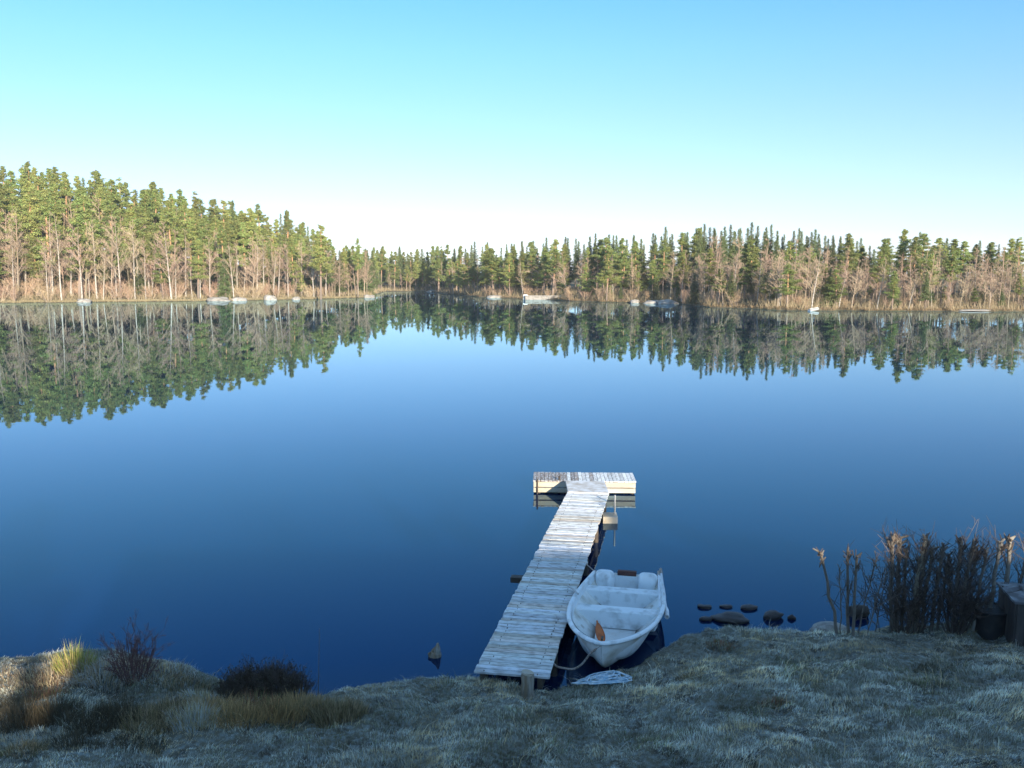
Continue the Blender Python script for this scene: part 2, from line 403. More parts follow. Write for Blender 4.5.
def bare(v, birch):
    g, pts = trunk_mesh(20, .17 if birch else .15, 1.1, ([0, .6, 1], [(1, 1, 1), (.8, .75, .7), (.5, .38, .3)]) if birch else ([0, 1], [(.75, .75, .72), (.8, .65, .55)]), 't', None, lean=rng.uniform(-.06, .06))
    c = MB(); nb = 26; lo = .25 if birch else .2; h = rng.uniform(lo, .97, nb); k = (h-lo)/(1-lo)
    az = uv(nb); L = (1.15-k)*rng.uniform(2.2, 4.6, nb); el = rng.uniform(.6, 1.15, nb)
    P0 = along(pts, h); d = np.stack([np.cos(az)*np.cos(el), np.sin(az)*np.cos(el), np.sin(el)], 1); P1 = P0+d*L[:, None]
    c.sticks(P0, P1, .055*(1.3-k), .03, 3, (.9, .85, .8))
    def sub(P0, P1, m, f, r0, r1, colr):
        N = len(P0); t = rng.uniform(.25, 1, (N, m, 1)); S = P0[:, None]+(P1-P0)[:, None]*t
        Ln = np.linalg.norm(P1-P0, axis=1)[:, None, None]*f*rng.uniform(.5, 1.2, (N, m, 1))
        dd_ = (P1-P0)/np.linalg.norm(P1-P0, axis=1, keepdims=True); q = dd_[:, None]+rng.normal(0, .48, (N, m, 3)); q[..., 2] += .12
        q /= np.linalg.norm(q, axis=2, keepdims=True); E = S+q*Ln
        S = S.reshape(-1, 3); E = E.reshape(-1, 3)
        c.sticks(S, E, r0, r1, 3, rng.uniform(.8, 1.2, (len(S), 1))*np.array([colr])); return S, E
    S, E = sub(P0, P1, 6, .5, .026, .014, (.95, .86, .8)); sub(S, E, 5, .6, .017, .008, (1.0, .88, .80) if birch else (1.05, .93, .84))
    return g, c
def shrub(v):
    g = MB(); n_ = 11; a = uv(n_); L = rng.uniform(2.6, 4.6, n_); sp = rng.uniform(.1, .5, n_)
    P0 = np.stack([np.cos(a)*.25, np.sin(a)*.25, np.full(n_, -.2)], 1); P1 = P0+np.stack([np.cos(a)*sp*L, np.sin(a)*sp*L, L], 1)
    g.sticks(P0, P1, .05, .02, 3, (1, .95, .9))
    c = MB(); Pa = np.repeat(P0, 14, 0); Pb = np.repeat(P1, 14, 0); t = rng.uniform(.2, 1, (len(Pa), 1)); S = Pa+(Pb-Pa)*t
    q = rng.normal(0, .5, (len(S), 3)); q[:, 2] += .9; E = S+q*rng.uniform(.3, 1, (len(S), 1))
    c.sticks(S, E, .017, .009, 3, rng.uniform(.8, 1.25, (len(S), 1))*np.array([[1.15, 1, .85]]))
    S2 = np.repeat(S, 3, 0)+(np.repeat(E, 3, 0)-np.repeat(S, 3, 0))*rng.uniform(.2, 1, (len(S)*3, 1)); q = rng.normal(0, .35, (len(S2), 3)); q[:, 2] += .25
    c.sticks(S2, S2+q, .011, .006, 3, (1.2, 1.02, .85))
    return g, c
def fin(gc, m1, m2, n1='trunk', n2='crown'):
    a, b_ = gc; A = a.mesh(n1); A.materials.append(m1); B = b_.mesh(n2); B.materials.append(m2); return A, B
KINDS = {
 'pine_tree': [fin(pine(i), M['pine_bark'], M['pine_leaf']) for i in range(9)],
 'spruce_tree': [fin(spruce(i), M['spruce_bark'], M['spruce_leaf']) for i in range(6)],
 'birch_tree': [fin(bare(i, True), M['birch_bark'], M['twigs']) for i in range(5)],
 'bare_tree': [fin(bare(i, False), M['twigs'], M['twigs']) for i in range(5)],
 'bare_shrub': [fin(shrub(i), M['twigs'], M['twigs'], 'stems', 'twigs') for i in range(4)]}
KH = {'pine_tree': 20, 'spruce_tree': 20, 'birch_tree': 20, 'bare_tree': 20, 'bare_shrub': 5.}
CATS = {'pine_tree': 'pine', 'spruce_tree': 'spruce', 'birch_tree': 'birch', 'bare_tree': 'bare tree', 'bare_shrub': 'shrub'}
TREES = []
def tree(kind, loc, H, wide=1., var=None, px=None, s=0, lean=0):
    A, B = KINDS[kind][rng.integers(len(KINDS[kind])) if var is None else var]
    t = empty(kind, loc, rng.uniform(0, 6.28)); k = H/KH[kind]; t.scale = (k*wide, k*wide, k)
    if lean: t.rotation_euler = (0, lean, 0)
    link('stems' if kind == 'bare_shrub' else 'trunk', A, t); link('twigs' if kind == 'bare_shrub' else 'crown', B, t)
    t['category'] = CATS[kind]
    TREES.append((t, kind, px, s, H)); return t
SKX = [-80, 0, 30, 80, 120, 150, 200, 250, 290, 318, 332, 345, 420, 455, 520, 545, 600, 640, 660, 700, 760, 800, 850, 920, 980, 1100]
SKY_ = [168, 172, 165, 177, 178, 188, 198, 207, 217, 228, 243, 247, 249, 245, 245, 241, 238, 240, 234, 229, 229, 234, 240, 236, 241, 243]
def top_h(px, D, zb, dy=0.): return HC + (Y0-(np.interp(px, SKX, SKY_)+dy))/F*D*1.02 - zb
def scatter(kind, n_, x0, x1, s0, s1, lo, hi, wide=(.9, 1.2), leanr=0, floor=2.):
    """n_ trees between picture directions x0..x1, s0..s1 metres behind the waterline, lo..hi of the treeline's height"""
    for i in range(n_):
        px = x0+(x1-x0)*(i+rng.uniform(-.1, 1.1))/n_; s = rng.uniform(s0, s1)
        D = float(shore_d(px))+s; x = (px-512)/F*(D*CT+HC*ST); zb = float(far_z(x, D))
        H = max(floor, top_h(px, D, zb)*rng.uniform(lo, hi))
        tree(kind, (x, D, zb-.05), H, rng.uniform(*wide), px=px, s=s, lean=rng.normal(0, leanr) if leanr else 0)
# left wooded hill
scatter('pine_tree', 58, -60, 330, 38, 66, .84, 1.06, (1.05, 1.35)); scatter('spruce_tree', 40, -60, 345, 58, 80, .6, .88, (1.6, 2.1))
scatter('pine_tree', 50, -60, 326, 16, 38, .68, .96, (1.1, 1.45))
scatter('pine_tree', 18, -60, 320, 6, 18, .55, .85, (1., 1.3))
scatter('spruce_tree', 16, -60, 330, 30, 60, .75, 1.0)
scatter('spruce_tree', 26, -60, 340, 3, 24, .2, .6, (1.1, 1.5)); scatter('pine_tree', 16, -60, 330, 2, 14, .3, .6, (1.2, 1.7))
scatter('birch_tree', 50, -60, 330, .8, 12, .42, .78, (.8, 1.1), .04)
scatter('birch_tree', 14, -60, 330, 15, 40, .6, .8, (.9, 1.1), .03)
scatter('bare_tree', 38, -60, 335, 2, 30, .35, .7, (1., 1.4), .04)
scatter('bare_shrub', 60, -60, 345, .5, 16, .08, .2, (1.2, 2.0), floor=2.5)
# the last trees before the grassy point
tree('pine_tree', (*at(321, 299.5, 0).xy, .3), 17.5, 1.2, 2, 321, 3); tree('pine_tree', (*at(358, 298, 0).xy, .5), 14.5, .8, 3, 358, 3)
scatter('pine_tree', 7, 322, 352, 2, 22, .82, 1.0, (1., 1.3)); scatter('spruce_tree', 6, 328, 372, 4, 30, .7, .95, (1.3, 1.6)); scatter('spruce_tree', 14, 372, 455, 30, 60, .6, .85, (1.8, 2.3))
scatter('bare_tree', 9, 330, 372, 1, 5, .6, .95); scatter('birch_tree', 3, 306, 345, 1, 4, .6, .9)
# the inlet
scatter('pine_tree', 26, 345, 450, 8, 50, .8, 1.03, (1., 1.35)); scatter('spruce_tree', 16, 345, 455, 6, 45, .75, 1.02, (1.2, 1.6))
scatter('pine_tree', 8, 400, 450, 1, 6, .45, .8, (1.3, 1.7)); scatter('bare_tree', 8, 380, 450, 2, 10, .4, .7)
# centre shore
scatter('spruce_tree', 52, 450, 700, 22, 50, .85, 1.06, (1., 1.35)); scatter('pine_tree', 18, 450, 700, 15, 40, .8, 1.02, (1.2, 1.5))
scatter('pine_tree', 20, 440, 560, 1, 14, .5, .92, (1.4, 1.9)); scatter('pine_tree', 9, 560, 700, 1, 12, .45, .8, (1.4, 1.9))
scatter('bare_tree', 26, 450, 700, 2, 20, .5, .8, (1.2, 1.7)); scatter('birch_tree', 6, 450, 700, 1, 10, .5, .8)
scatter('bare_shrub', 26, 450, 700, .5, 10, .12, .28, (1.2, 1.8)); scatter('spruce_tree', 7, 560, 700, 1, 7, .25, .5, (1.4, 1.8))
# right shore
scatter('spruce_tree', 52, 690, 860, 26, 50, .82, 1.08, (1., 1.3)); scatter('spruce_tree', 12, 860, 1090, 20, 45, .8, 1.04, (1., 1.3))
scatter('spruce_tree', 22, 450, 1090, 48, 62, .6, .85, (1.8, 2.3)); scatter('pine_tree', 28, 835, 1090, 14, 40, .8, 1.08, (1.3, 1.8)); scatter('pine_tree', 16, 700, 1090, 1.5, 14, .5, .88, (1.1, 1.6))
scatter('bare_tree', 112, 695, 1090, 1, 24, .5, .92, (1.1, 1.6), .06); scatter('birch_tree', 24, 700, 1090, .8, 8, .5, .82, (.9, 1.2), .08)
scatter('spruce_tree', 12, 700, 1090, 1, 8, .25, .6, (1.3, 1.8)); scatter('bare_shrub', 44, 700, 1090, .4, 9, .12, .26, (1.2, 2.)); scatter('pine_tree', 9, 700, 1090, 1, 7, .3, .6, (1.5, 2.1))

# --- undergrowth and reed along the far waterline
def brush(name, x0, x1, n_, s0, s1, h0, h1, r, col, label, cat, m):
    px = rng.uniform(x0, x1, n_); D = shore_d(px)+rng.uniform(s0, s1, n_)**1.; x = (px-512)/F*(D*CT+HC*ST); z = far_z(x, D)
    k = z > .02; x, D, z = x[k], D[k], z[k]; N = len(x); h = rng.uniform(h0, h1, N)
    P0 = np.stack([x, D, z-.05], 1); q = rng.normal(0, .35, (N, 3)); q[:, 2] = 1
    g = MB(); g.sticks(P0, P0+q*h[:, None], r, r*.3, 3, rng.uniform(.7, 1.25, (N, 1))*np.array([col]))
    tag(g.build(name, m), label, cat, kind='stuff')
brush('undergrowth', -80, 1090, 26000, .2, 26, .4, 1.6, .028, (.72, .66, .52), 'tangled brown undergrowth below the trees of the far shore', 'undergrowth', M['twigs'])
brush('shore_grass', -80, 373, 12000, .15, 1.6, .15, .4, .025, (.8, .8, .75), 'strip of pale dry grass along the left shore', 'dry grass', M['reed'])
brush('heath', 440, 1090, 4000, .2, 2.0, .15, .4, .03, (.5, .40, .33), 'low rusty heath along the centre and right shore', 'heath', M['reed'])
# ------------------------------------------------------------------ boulders
def rock_mesh(seed, flat=.6, sub=3):
    import bmesh
    bm = bmesh.new(); bmesh.ops.create_icosphere(bm, subdivisions=sub, radius=1)
    for v in bm.verts:
        p = v.co; d = 1+.22*float(vnoise(p.x*1.4+seed*9, p.y*1.4+p.z*1.9+seed))+.10*float(vnoise(p.x*4+seed, p.z*4+p.y*3))
        v.co = Vector((p.x*d, p.y*d, p.z*d*flat))
    me = bpy.data.meshes.new('rock'); bm.to_mesh(me); bm.free()
    for p in me.polygons: p.use_smooth = sub > 2
    return me
def rock(name, loc, size, m, seed, label, flat=.6, group=None, rz=0, sub=3):
    me = rock_mesh(seed, flat, sub); me.materials.append(m); o = link(name, me); o.location = loc; o.scale = size; o.rotation_euler = (0, 0, rz)
    return tag(o, label, 'rock', group)
def far_rock(px, s, size, seed, label, m='granite', flat=.7):
    D = float(np.interp(px, SHX, SHD))+s; x = (px-512)/F*(D*CT+HC*ST)
    return rock('boulder', (x, D, .1), size, M[m], seed, label, flat)
far_rock(84, -.6, (1.5, 1.2, 1.1), 1, 'pale boulder at the left waterline under the tallest pines')
far_rock(219, -.6, (2.6, 1.3, 1.2), 3, 'broad whitish boulder, widest on the left shoreline')
far_rock(238, -.6, (1.9, 1.2, 1.0), 4, 'low white boulder just right of the broadest left shore boulder')
far_rock(271, -.3, (1.6, 1.2, 1.7), 5, 'upright whitish boulder in the dry grass strip of the left shore')
far_rock(296, -.3, (1.0, .9, .9), 6, 'small pale boulder before the grassy point')
far_rock(367, -.4, (1.0, .9, 1.0), 7, 'grey boulder at the left edge of the grassy tip')
far_rock(371.5, -.7, (.9, .9, 1.0), 8, 'pale boulder at the very tip of the grassy point')
far_rock(655, -.8, (2.6, 1.6, .8), 9, 'flat pale rock slab jutting from the centre shore')
far_rock(668, -.6, (2.4, 1.4, 1.1), 10, 'larger pale rock right of the flat slab on the centre shore')
far_rock(635, -.4, (1.0, .8, .9), 11, 'small white stone left of the flat slab')
far_rock(432, -.5, (2.0, 1.2, .8), 12, 'reddish rock at the mouth of the inlet')
far_rock(495, -.5, (2.4, 1.4, .9), 13, 'tan rock shelf left of the stone pier')
far_rock(975, -.1, (2.6, .9, .35), 14, 'long low pale rock under the trees at far right')
# ------------------------------------------------------------------ stone pier with its small hut, overturned dinghy
p = at(541, 299.6, 0); t = empty('stone_pier', (p.x, p.y, 0)); tag(t, 'long pale stone pier on the far centre shore', 'pier')
g = MB(); g.box((.5, 0, .30), (8.5, 2.0, 1.1)); g.build('wall', M['granite'], t)
g = MB(); g.box((.5, -.02, .91), (8.8, 2.2, .12)); g.build('coping', M['granite'], t)
M['white_paint'] = mat('white_paint', (.74, .74, .72), .6, noise=((.5, .5, .47), 3, .5, .7))
M['dark_wood'] = mat('dark_wood', (.05, .042, .038), .8, noise=((.09, .075, .065), 6, .45, .6), stretch=(1, 1, .25))
p = at(525.5, 299.6, 0); t = empty('pump_hut', (p.x, p.y+.6, 0)); tag(t, 'tiny white hut with dark doorway at the left end of the stone pier', 'hut')
g = MB(); g.box((0, 0, .6), (1.1, 1.1, 1.2)); g.build('wall', M['white_paint'], t)
g = MB(); g.box((-.30, 0, 1.28), (.75, 1.35, .06), tilt=Matrix.Rotation(-.35, 3, 'Y')); g.box((.30, 0, 1.28), (.75, 1.35, .06), tilt=Matrix.Rotation(.35, 3, 'Y')); g.build('roof', M['dark_wood'], t)
g = MB(); g.box((.1, -.56, .5), (.6, .05, .9)); g.build('door', M['dark_wood'], t)
def hullform(L, B, Hh, m=14, k=9):
    V = []
    for i in range(m+1):
        u = i/m; b_ = B/2*(1-abs((u-.4)/.6)**2.4 if u > .4 else 1-.25*((.4-u)/.4)**2)
        for j in range(k+1):
            a = math.pi*j/k; V.append((u*L-L/2, b_*math.cos(a), Hh*math.sin(a)**.7*(.75+.25*math.sin(u*math.pi))))
    Fq = [[i*(k+1)+j, i*(k+1)+j+1, (i+1)*(k+1)+j+1, (i+1)*(k+1)+j] for i in range(m) for j in range(k)]
    return V, Fq
M['hullgrey'] = mat('weathered_white', (.32, .32, .31), .7, noise=((.35, .33, .3), 3, .5, .7))
p = at(813, 310.8, 0); t = empty('dinghy', (p.x, p.y-.6, .12), .5); t.rotation_euler = (.0, -.12, .45); tag(t, 'white dinghy lying overturned at the right waterline', 'dinghy')
g = MB(); V, Fq = hullform(3.6, 1.5, .75); g.add(V, Fq); g.build('hull', M['hullgrey'], t, smooth=True); t.scale = (.6, .6, .5)
g = MB(); g.box((-.1, 0, .75), (3.0, .07, .09)); g.build('keel', M['white_paint'], t)
g = MB(); g.box((-1.8, 0, .25), (.05, 1.1, .5)); g.build('transom', M['white_paint'], t)

# ------------------------------------------------------------------ jetty
def wood(name, base, dark, frost, fa, fs=14, stretch=(1, 1, 1), sc_=9, late=False):
    return mat(name, base, .75, attr=not late, late=late, noise=[(dark, sc_, .48, .64), (dark, sc_*4, .55, .75)], frost=(fa, fs, frost), bump=.5, bscale=40, stretch=stretch)
M['deck'] = wood('frosted_boards', (.42, .40, .38), (.13, .115, .105), (.74, .77, .78), .66, 7, (2.6, 1, 1), 7, True)
M['deck_brown'] = wood('bare_brown_boards', (.26, .20, .16), (.11, .08, .07), (.62, .64, .66), .25, 9, (3.5, 1, 1))
M['beam'] = wood('weathered_beam', (.44, .38, .29), (.24, .19, .14), (.55, .55, .5), .15, 5, (.3, 1, 1), 5)
M['post'] = wood('post_wood', (.22, .16, .10), (.06, .045, .03), (.40, .36, .30), .2, 12, (1, 1, .2), 10)
M['dark_timber'] = mat('wet_timber', (.05, .038, .028), .7, noise=((.10, .075, .05), 8, .5, .7))
M['metal'] = mat('galvanised_pipe', (.45, .45, .44), .5, metallic=.6)
ZD = .38
NL = at(475, 671, ZD); NR = at(547, 678, ZD); FL = at(567.5, 491, ZD); FR = at(609.5, 492.5, ZD)
near = (NL+NR)/2; far = (FL+FR)/2; ax = (far-near); LEN = ax.xy.length; az = math.atan2(ax.y, ax.x); WID = 1.04
jet = empty('jetty', (near.x, near.y, 0), az); tag(jet, 'long frosted wooden jetty running out to a crosswise platform', 'jetty')
g = MB(); y = 0; nb = int(LEN/.118); nails = MB()
for i in range(nb):
    x = (i+.5)*LEN/nb; j = rng.normal(0, .006); v = rng.uniform(.72, 1.08); tw = rng.normal(0, .003)
    blue = rng.uniform(.95, 1.05)
    br_ = rng.random(); tn = (1, .88, .78) if br_ < .25 else (1, 1, 1)
    v *= .72 if br_ < .12 else 1
    g.box((x, j, ZD-.014+rng.normal(0, .0025)), (LEN/nb-rng.uniform(.012, .024), WID+rng.uniform(-.012, .012), .028), rz=tw, col=(v*tn[0], v*tn[1], v*blue*tn[2]))
g.build('deck', M['deck'], jet)
g = MB()      # worn nail lines: dark screw heads and splits, slightly proud of the boards
for i in range(nb):
    for yy in (-.36, .36):
        if rng.random() < .85:
            x = (i+.5)*LEN/nb; g.box((x+rng.normal(0, .006), yy+rng.normal(0, .012), ZD+.002), (rng.uniform(.015, .045), rng.uniform(.008, .018), .006))
tag(g.build('nail_heads', M['dark_timber'], jet), kind='stuff')
for yy in (-.40, .40):
    g = MB(); g.box((LEN/2, yy, ZD-.11), (LEN-.02, .07, .15)); g.build('stringer', M['dark_timber'], jet)
for xx in (.9, 3.1, 5.4, 7.6, LEN-.9):
    if xx > LEN: continue
    for yy in (-.47, .47):
        g = MB(); g.tube([(xx, yy, -1.5), (xx, yy, ZD-.05)], .055, 8); g.build('pile', M['dark_timber'], jet, smooth=True)
    g = MB(); g.box((xx, 0, ZD-.21), (.08, 1.0, .07)); g.build('cross_beam', M['dark_timber'], jet)
# loose rod sticking out left, metal stub at the boat's side
q = jet
def loc(px, py, z):   # point in the jetty's own coordinates
    p = at(px, py, z); d = Vector((p.x-near.x, p.y-near.y)); c, s_ = math.cos(-az), math.sin(-az)
    return (d.x*c-d.y*s_, d.x*s_+d.y*c, z)
a = loc(517, 579, .22); g = MB(); g.box((a[0], a[1]-.0, .22), (.16, .22, .10)); g.build('bracket', M['dark_timber'], jet)
a = loc(568, 586, .44); b2 = loc(578, 594, .50); g = MB(); g.tube([a, ((a[0]+b2[0])/2, (a[1]+b2[1])/2, .49), b2], .016, 7); g.build('mooring_peg', M['metal'], jet, smooth=True)
# platform (crosswise)
TL = at(533, 480.5, .36); TR = at(636.5, 481.5, .36); BL = at(533, 472.5, .36); BR = at(633, 472.3, .36)
c = (TL+TR+BL+BR)/4; WT = (TR-TL).length; DT = ((BL+BR)/2-(TL+TR)/2).length; azp = math.atan2(TR.y-TL.y, TR.x-TL.x)
pl = empty('platform', (c.x, c.y, 0), azp)
tag(pl, 'crosswise timber platform at the outer end of the jetty, frosted white on its right half', 'platform')
nb = int(WT/.10); g = MB(); g2 = MB()
for i in range(nb):
    x = -WT/2+(i+.5)*WT/nb; br = i/nb < .30 or (.36 < i/nb < .58 and rng.random() < .65)
    v = rng.uniform(.8, 1.2) if not br else rng.uniform(.6, 1.2)
    (g2 if br else g).box((x, rng.uniform(-.015, .015), .345+rng.normal(0, .003)), (WT/nb-.012, DT, .03), col=(v, v, v))
pdk = g.build('deck', M['deck'], pl); tag(pdk, 'frosted pale boards of the platform')
pdk = g2.build('deck', M['deck_brown'], pl); tag(pdk, 'bare brown boards of the platform')
for yy, zz, hh in ((-DT/2+.03, .255, .13), (-DT/2+.045, .10, .12), (DT/2-.05, .2, .25)):
    g = MB(); g.box((0, yy, zz), (WT-.04, .07, hh)); g.build('side_beam', M['beam'], pl)
for sx in (-1, 1):
    g = MB(); g.box((sx*(WT/2-.05), 0, .19), (.06, DT-.14, .26)); g.build('end_beam', M['beam'], pl)
for sx, sy in ((-.88, -1), (.93, -1), (-.88, 1), (.93, 1), (-.36, -1)):
    g = MB(); g.tube([(sx*WT/2, sy*(DT/2-.12), -1.6), (sx*WT/2, sy*(DT/2-.12), .30)], .05, 8); g.build('pile', M['dark_timber'], pl)
g = MB(); g.tube([(-WT/2+.12, -DT/2-.03, -.5), (-WT/2+.12, -DT/2-.03, .42)], .022, 7); g.build('mooring_pole', M['dark_timber'], pl)
g = MB(); g.tube([(-.34*WT/2-.2, -DT/2+.1, -.5), (-.34*WT/2-.2, -DT/2+.1, .47)], .03, 7); g.build('mooring_pole', M['dark_timber'], pl)
# sloping gangway plate between walkway and platform
a, b_, c_, d_ = at(568, 491.5, ZD+.015), at(609, 493, ZD+.015), at(604.5, 481, .42), at(565.5, 480.5, .42)
g = MB(); top = [a, b_, c_, d_]; V = [tuple(p) for p in top]+[(p.x, p.y, p.z-.05) for p in top]
g.add(V, [[0, 1, 2, 3], [7, 6, 5, 4], [0, 4, 5, 1], [1, 5, 6, 2], [2, 6, 7, 3], [3, 7, 4, 0]])
M['plate'] = wood('pale_plywood', (.42, .38, .33), (.28, .25, .22), (.66, .68, .70), .6, 4, (1, 1, 1), 4)
o = g.build('gangway_plate', M['plate']); tag(o, 'sloping pale plywood ramp bridging the jetty and the crosswise platform', 'ramp')
# low float with mooring post on the right of the jetty's outer end
a = at(609, 517, .10); fl = empty('mooring_float', (a.x+.02, a.y, 0), azp); tag(fl, 'small sunlit timber float beside the outer end of the jetty', 'float')
g = MB(); g.box((0, 0, .06), (.34, .42, .20)); g.build('block', M['beam'], fl)
g = MB(); g.tube([(.12, .05, -.6), (.12, .05, .62)], .022, 7); g.build('pole', M['metal'], fl, smooth=True)

# ------------------------------------------------------------------ rowing boat
M['hull'] = mat('white_gelcoat', (.76, .76, .73), .45, noise=[((.50, .46, .38), 2.5, .5, .68), ((.42, .36, .27), 7, .58, .72)], attr=True)
M['inner'] = mat('dirty_white_inside', (.74, .77, .78), .55, noise=[((.50, .50, .48), 3, .46, .66), ((.26, .22, .17), 9, .56, .72)], attr=True, frost=(.35, 9, (.70, .75, .78)))
M['rim'] = mat('boat_rim', (.78, .82, .84), .5, noise=((.48, .50, .50), 5, .5, .7))
M['brown_pad'] = mat('brown_motor_pad', (.10, .035, .025), .7, noise=((.05, .02, .02), 8, .5, .7))
M['orange'] = mat('orange_bailer', (.55, .15, .04), .5, noise=((.30, .08, .03), 9, .5, .7))
M['rope_pale'] = mat('pale_rope', (.42, .36, .32), .9, noise=((.22, .16, .13), 30, .45, .6))
M['rope_blue'] = mat('blue_rope', (.30, .46, .58), .9, noise=((.62, .68, .72), 16, .4, .6))
BOW = at(601, 643, .66); STN = at(627, 572, .46)
bax = Vector((BOW.x-STN.x, BOW.y-STN.y)); BL_ = bax.length; baz = math.atan2(bax.y, bax.x)
boat = empty('rowing_boat', (STN.x, STN.y, 0), baz); boat.rotation_euler = (0.0, 0, baz)
tag(boat, 'small white rowing boat with its bow pulled onto the bank beside the jetty', 'boat')
L = BL_; BB = .755
def hb(u): return BB*(.80+.20*math.sin(min(u/.42, 1)*math.pi/2)) * (1 if u < .42 else max(0., 1-((u-.42)/.58)**2.2)**.68)
def sheer(u): return .43+.23*u**2.2
def keel(u): return -.10+(max(0, u-.62)/.38)**2.1*.38
m, k = 40, 12
us = [1-(1-i/m)**1.25 for i in range(m+1)]
def shell(off, floor=None, pw=(.95, 1.35)):
    V = []
    for u in us:
        b_ = max(hb(u)-off, .004); top = sheer(u); kz = keel(u)+off
        uu = u*(L-off) if u > .5 else u*L
        if floor is not None: kz = max(floor, keel(u)+.12)
        for j in range(-k, k+1):
            v = abs(j)/k; V.append((uu - (0.16*(1-v**1.2)*max(0, (u-.7)/.3)**2), math.copysign(b_*v**pw[0], j), kz+(top-kz)*v**pw[1]))
    n_ = 2*k+1
    return np.array(V), np.array([[i*n_+j, i*n_+j+1, (i+1)*n_+j+1, (i+1)*n_+j] for i in range(m) for j in range(n_-1)])
g = MB(); V, Fq = shell(0); cz = np.clip((V[:, 2:3]-.10)/.05, 0, 1); cz = np.maximum(cz, np.clip((V[:, :1]-L*.86)/.15, 0, 1)); HC_ = cz*np.array([[1, 1, 1]])+(1-cz)*np.array([[.12, .10, .09]]); g.add(V, Fq, HC_)
n_ = 2*k+1; g.add(V[:n_], [[j, j+1, n_-1-j-1, n_-1-j] for j in range(k-1)], HC_[:n_])
g.add(V[[k-1, k, k+1]], [[0, 1, 2]])
g.build('hull', M['hull'], boat, smooth=True)
g = MB(); V, Fq = shell(.05, .06, (.5, 2.6)); g.add(V, Fq[:, ::-1]); g.build('inner_shell', M['inner'], boat, smooth=True)
# rim: a flat moulded lip round the gunwale
prof = [(-.055, -.010), (-.04, .010), (-.005, .013), (.016, .004), (.020, -.022), (.012, -.04), (0., -.025), (-.045, -.018)]
path = [(us[i], s_) for s_ in (1,) for i in range(m+1)] + [(us[i], -1) for i in range(m-1, -1, -1)]
pp = [np.array([u*L, s_*hb(u), sheer(u)]) for u, s_ in path]
rows = []
for i, p in enumerate(pp):
    t = pp[min(i+1, len(pp)-1)]-pp[max(i-1, 0)]; t[2] = 0; t /= np.linalg.norm(t)+1e-9; o_ = np.array([-t[1], t[0], 0])
    if np.dot(o_[:2], p[:2]-np.array([L*.45, 0])) < 0: o_ = -o_
    rows.append([p+o_*a+np.array([0, 0, z]) for a, z in prof])
np_ = len(prof); V = np.array(rows).reshape(-1, 3)
Fq = [[i*np_+j, i*np_+(j+1) % np_, (i+1)*np_+(j+1) % np_, (i+1)*np_+j] for i in range(len(pp)-1) for j in range(np_)]
g = MB(); g.add(V, Fq); g.build('gunwale', M['rim'], boat, smooth=True)
def bench(u, w_, z, zl, drop):
    b_ = hb(u)-.055; g = MB(); x = u*L
    P = []
    for sy in (-1, 1):
        P += [(x-w_/2, sy*b_, z), (x+w_/2, sy*(hb(u+w_/2/L)-.055), z), (x+w_/2-.03, sy*(hb(u+w_/2/L)-.1)*.93, zl), (x-w_/2, sy*b_*.93, zl)]
    g.add(P, [[0, 1, 5, 4], [1, 2, 6, 5], [0, 4, 7, 3], [3, 7, 6, 2]])
    o = g.build('thwart', M['rim'], boat)
    bv = o.modifiers.new('soft edge', 'BEVEL'); bv.width = .018; bv.segments = 3
    return o
bench(.435, .27, .37, .07, 0); bench(.185, .25, .37, .07, 0)
# transom with rounded corner seats and the motor pad between them
g = MB(); g.box((.03, 0, .22), (.055, 2*hb(0)*.9-.12, .36)); g.build('transom', M['inner'], boat)
import bmesh
for sy in (-1, 1):
    bm = bmesh.new(); bmesh.ops.create_icosphere(bm, subdivisions=4, radius=1)
    for v in bm.verts:
        d = v.co.normalized(); e = lambda q: math.copysign(abs(q)**.55, q)
        x, y_, z = e(d.x), e(d.y), e(d.z); v.co = Vector((.17+x*.14, sy*.385+y_*(.17-.03*x), .30+z*(.20-.03*x)))
    me = bpy.data.meshes.new('corner_seat'); bm.to_mesh(me); bm.free(); me.materials.append(M['rim'])
    for p in me.polygons: p.use_smooth = True
    link('corner_seat', me, boat)
g = MB(); g.box((.0, 0, .42), (.085, .34, .13)); o = g.build('motor_pad', M['brown_pad'], boat); bv = o.modifiers.new('b', 'BEVEL'); bv.width = .01
g = MB()                 # bow plate with cleat
x0 = .90
P = [(x0*L+ .01, -hb(x0)+.06, sheer(x0)+.004), (x0*L+.01, hb(x0)-.06, sheer(x0)+.004), (.99*L, .03, sheer(1)+.004), (.99*L, -.03, sheer(1)+.004)]
g.box((.965*L, 0, sheer(.97)+.03), (.10, .03, .03)); g.build('bow_cleat', M['dark_timber'], boat)
# oars: shipped along the starboard side, blade towards the stern
M['oar'] = mat('white_oar', (.72, .76, .80), .5, noise=((.5, .52, .52), 6, .5, .7))
def world2(px, py, z): return at(px, py, z)
oar = empty('oar', tuple(at(663, 592, .5))); tag(oar, 'white oar leaning over the right side of the rowing boat', 'oar')
def rel(e, p): return tuple(Vector(p)-Vector(e.location))
A_ = at(657.5, 571, .60); B_ = at(661, 592, .55)
g = MB(); C1 = at(661, 572, .62); C2 = at(667, 617, .34)
g.tube([rel(oar, C1), rel(oar, C1+(C2-C1)*.5), rel(oar, C2)], [.020, .020, .022], 8); g.build('shaft', M['oar'], oar, smooth=True)
g = MB(); dv = (C2-C1).normalized(); g.tube([rel(oar, C2-dv*.30), rel(oar, C2-dv*.2), rel(oar, C2)], [.023, .045, .04], 8); g.build('blade', M['oar'], oar, smooth=True)
g = MB(); g.tube([rel(oar, C1-dv*.1), rel(oar, C1+dv*.06)], .026, 8); g.build('grip', M['rope_pale'], oar, smooth=True)
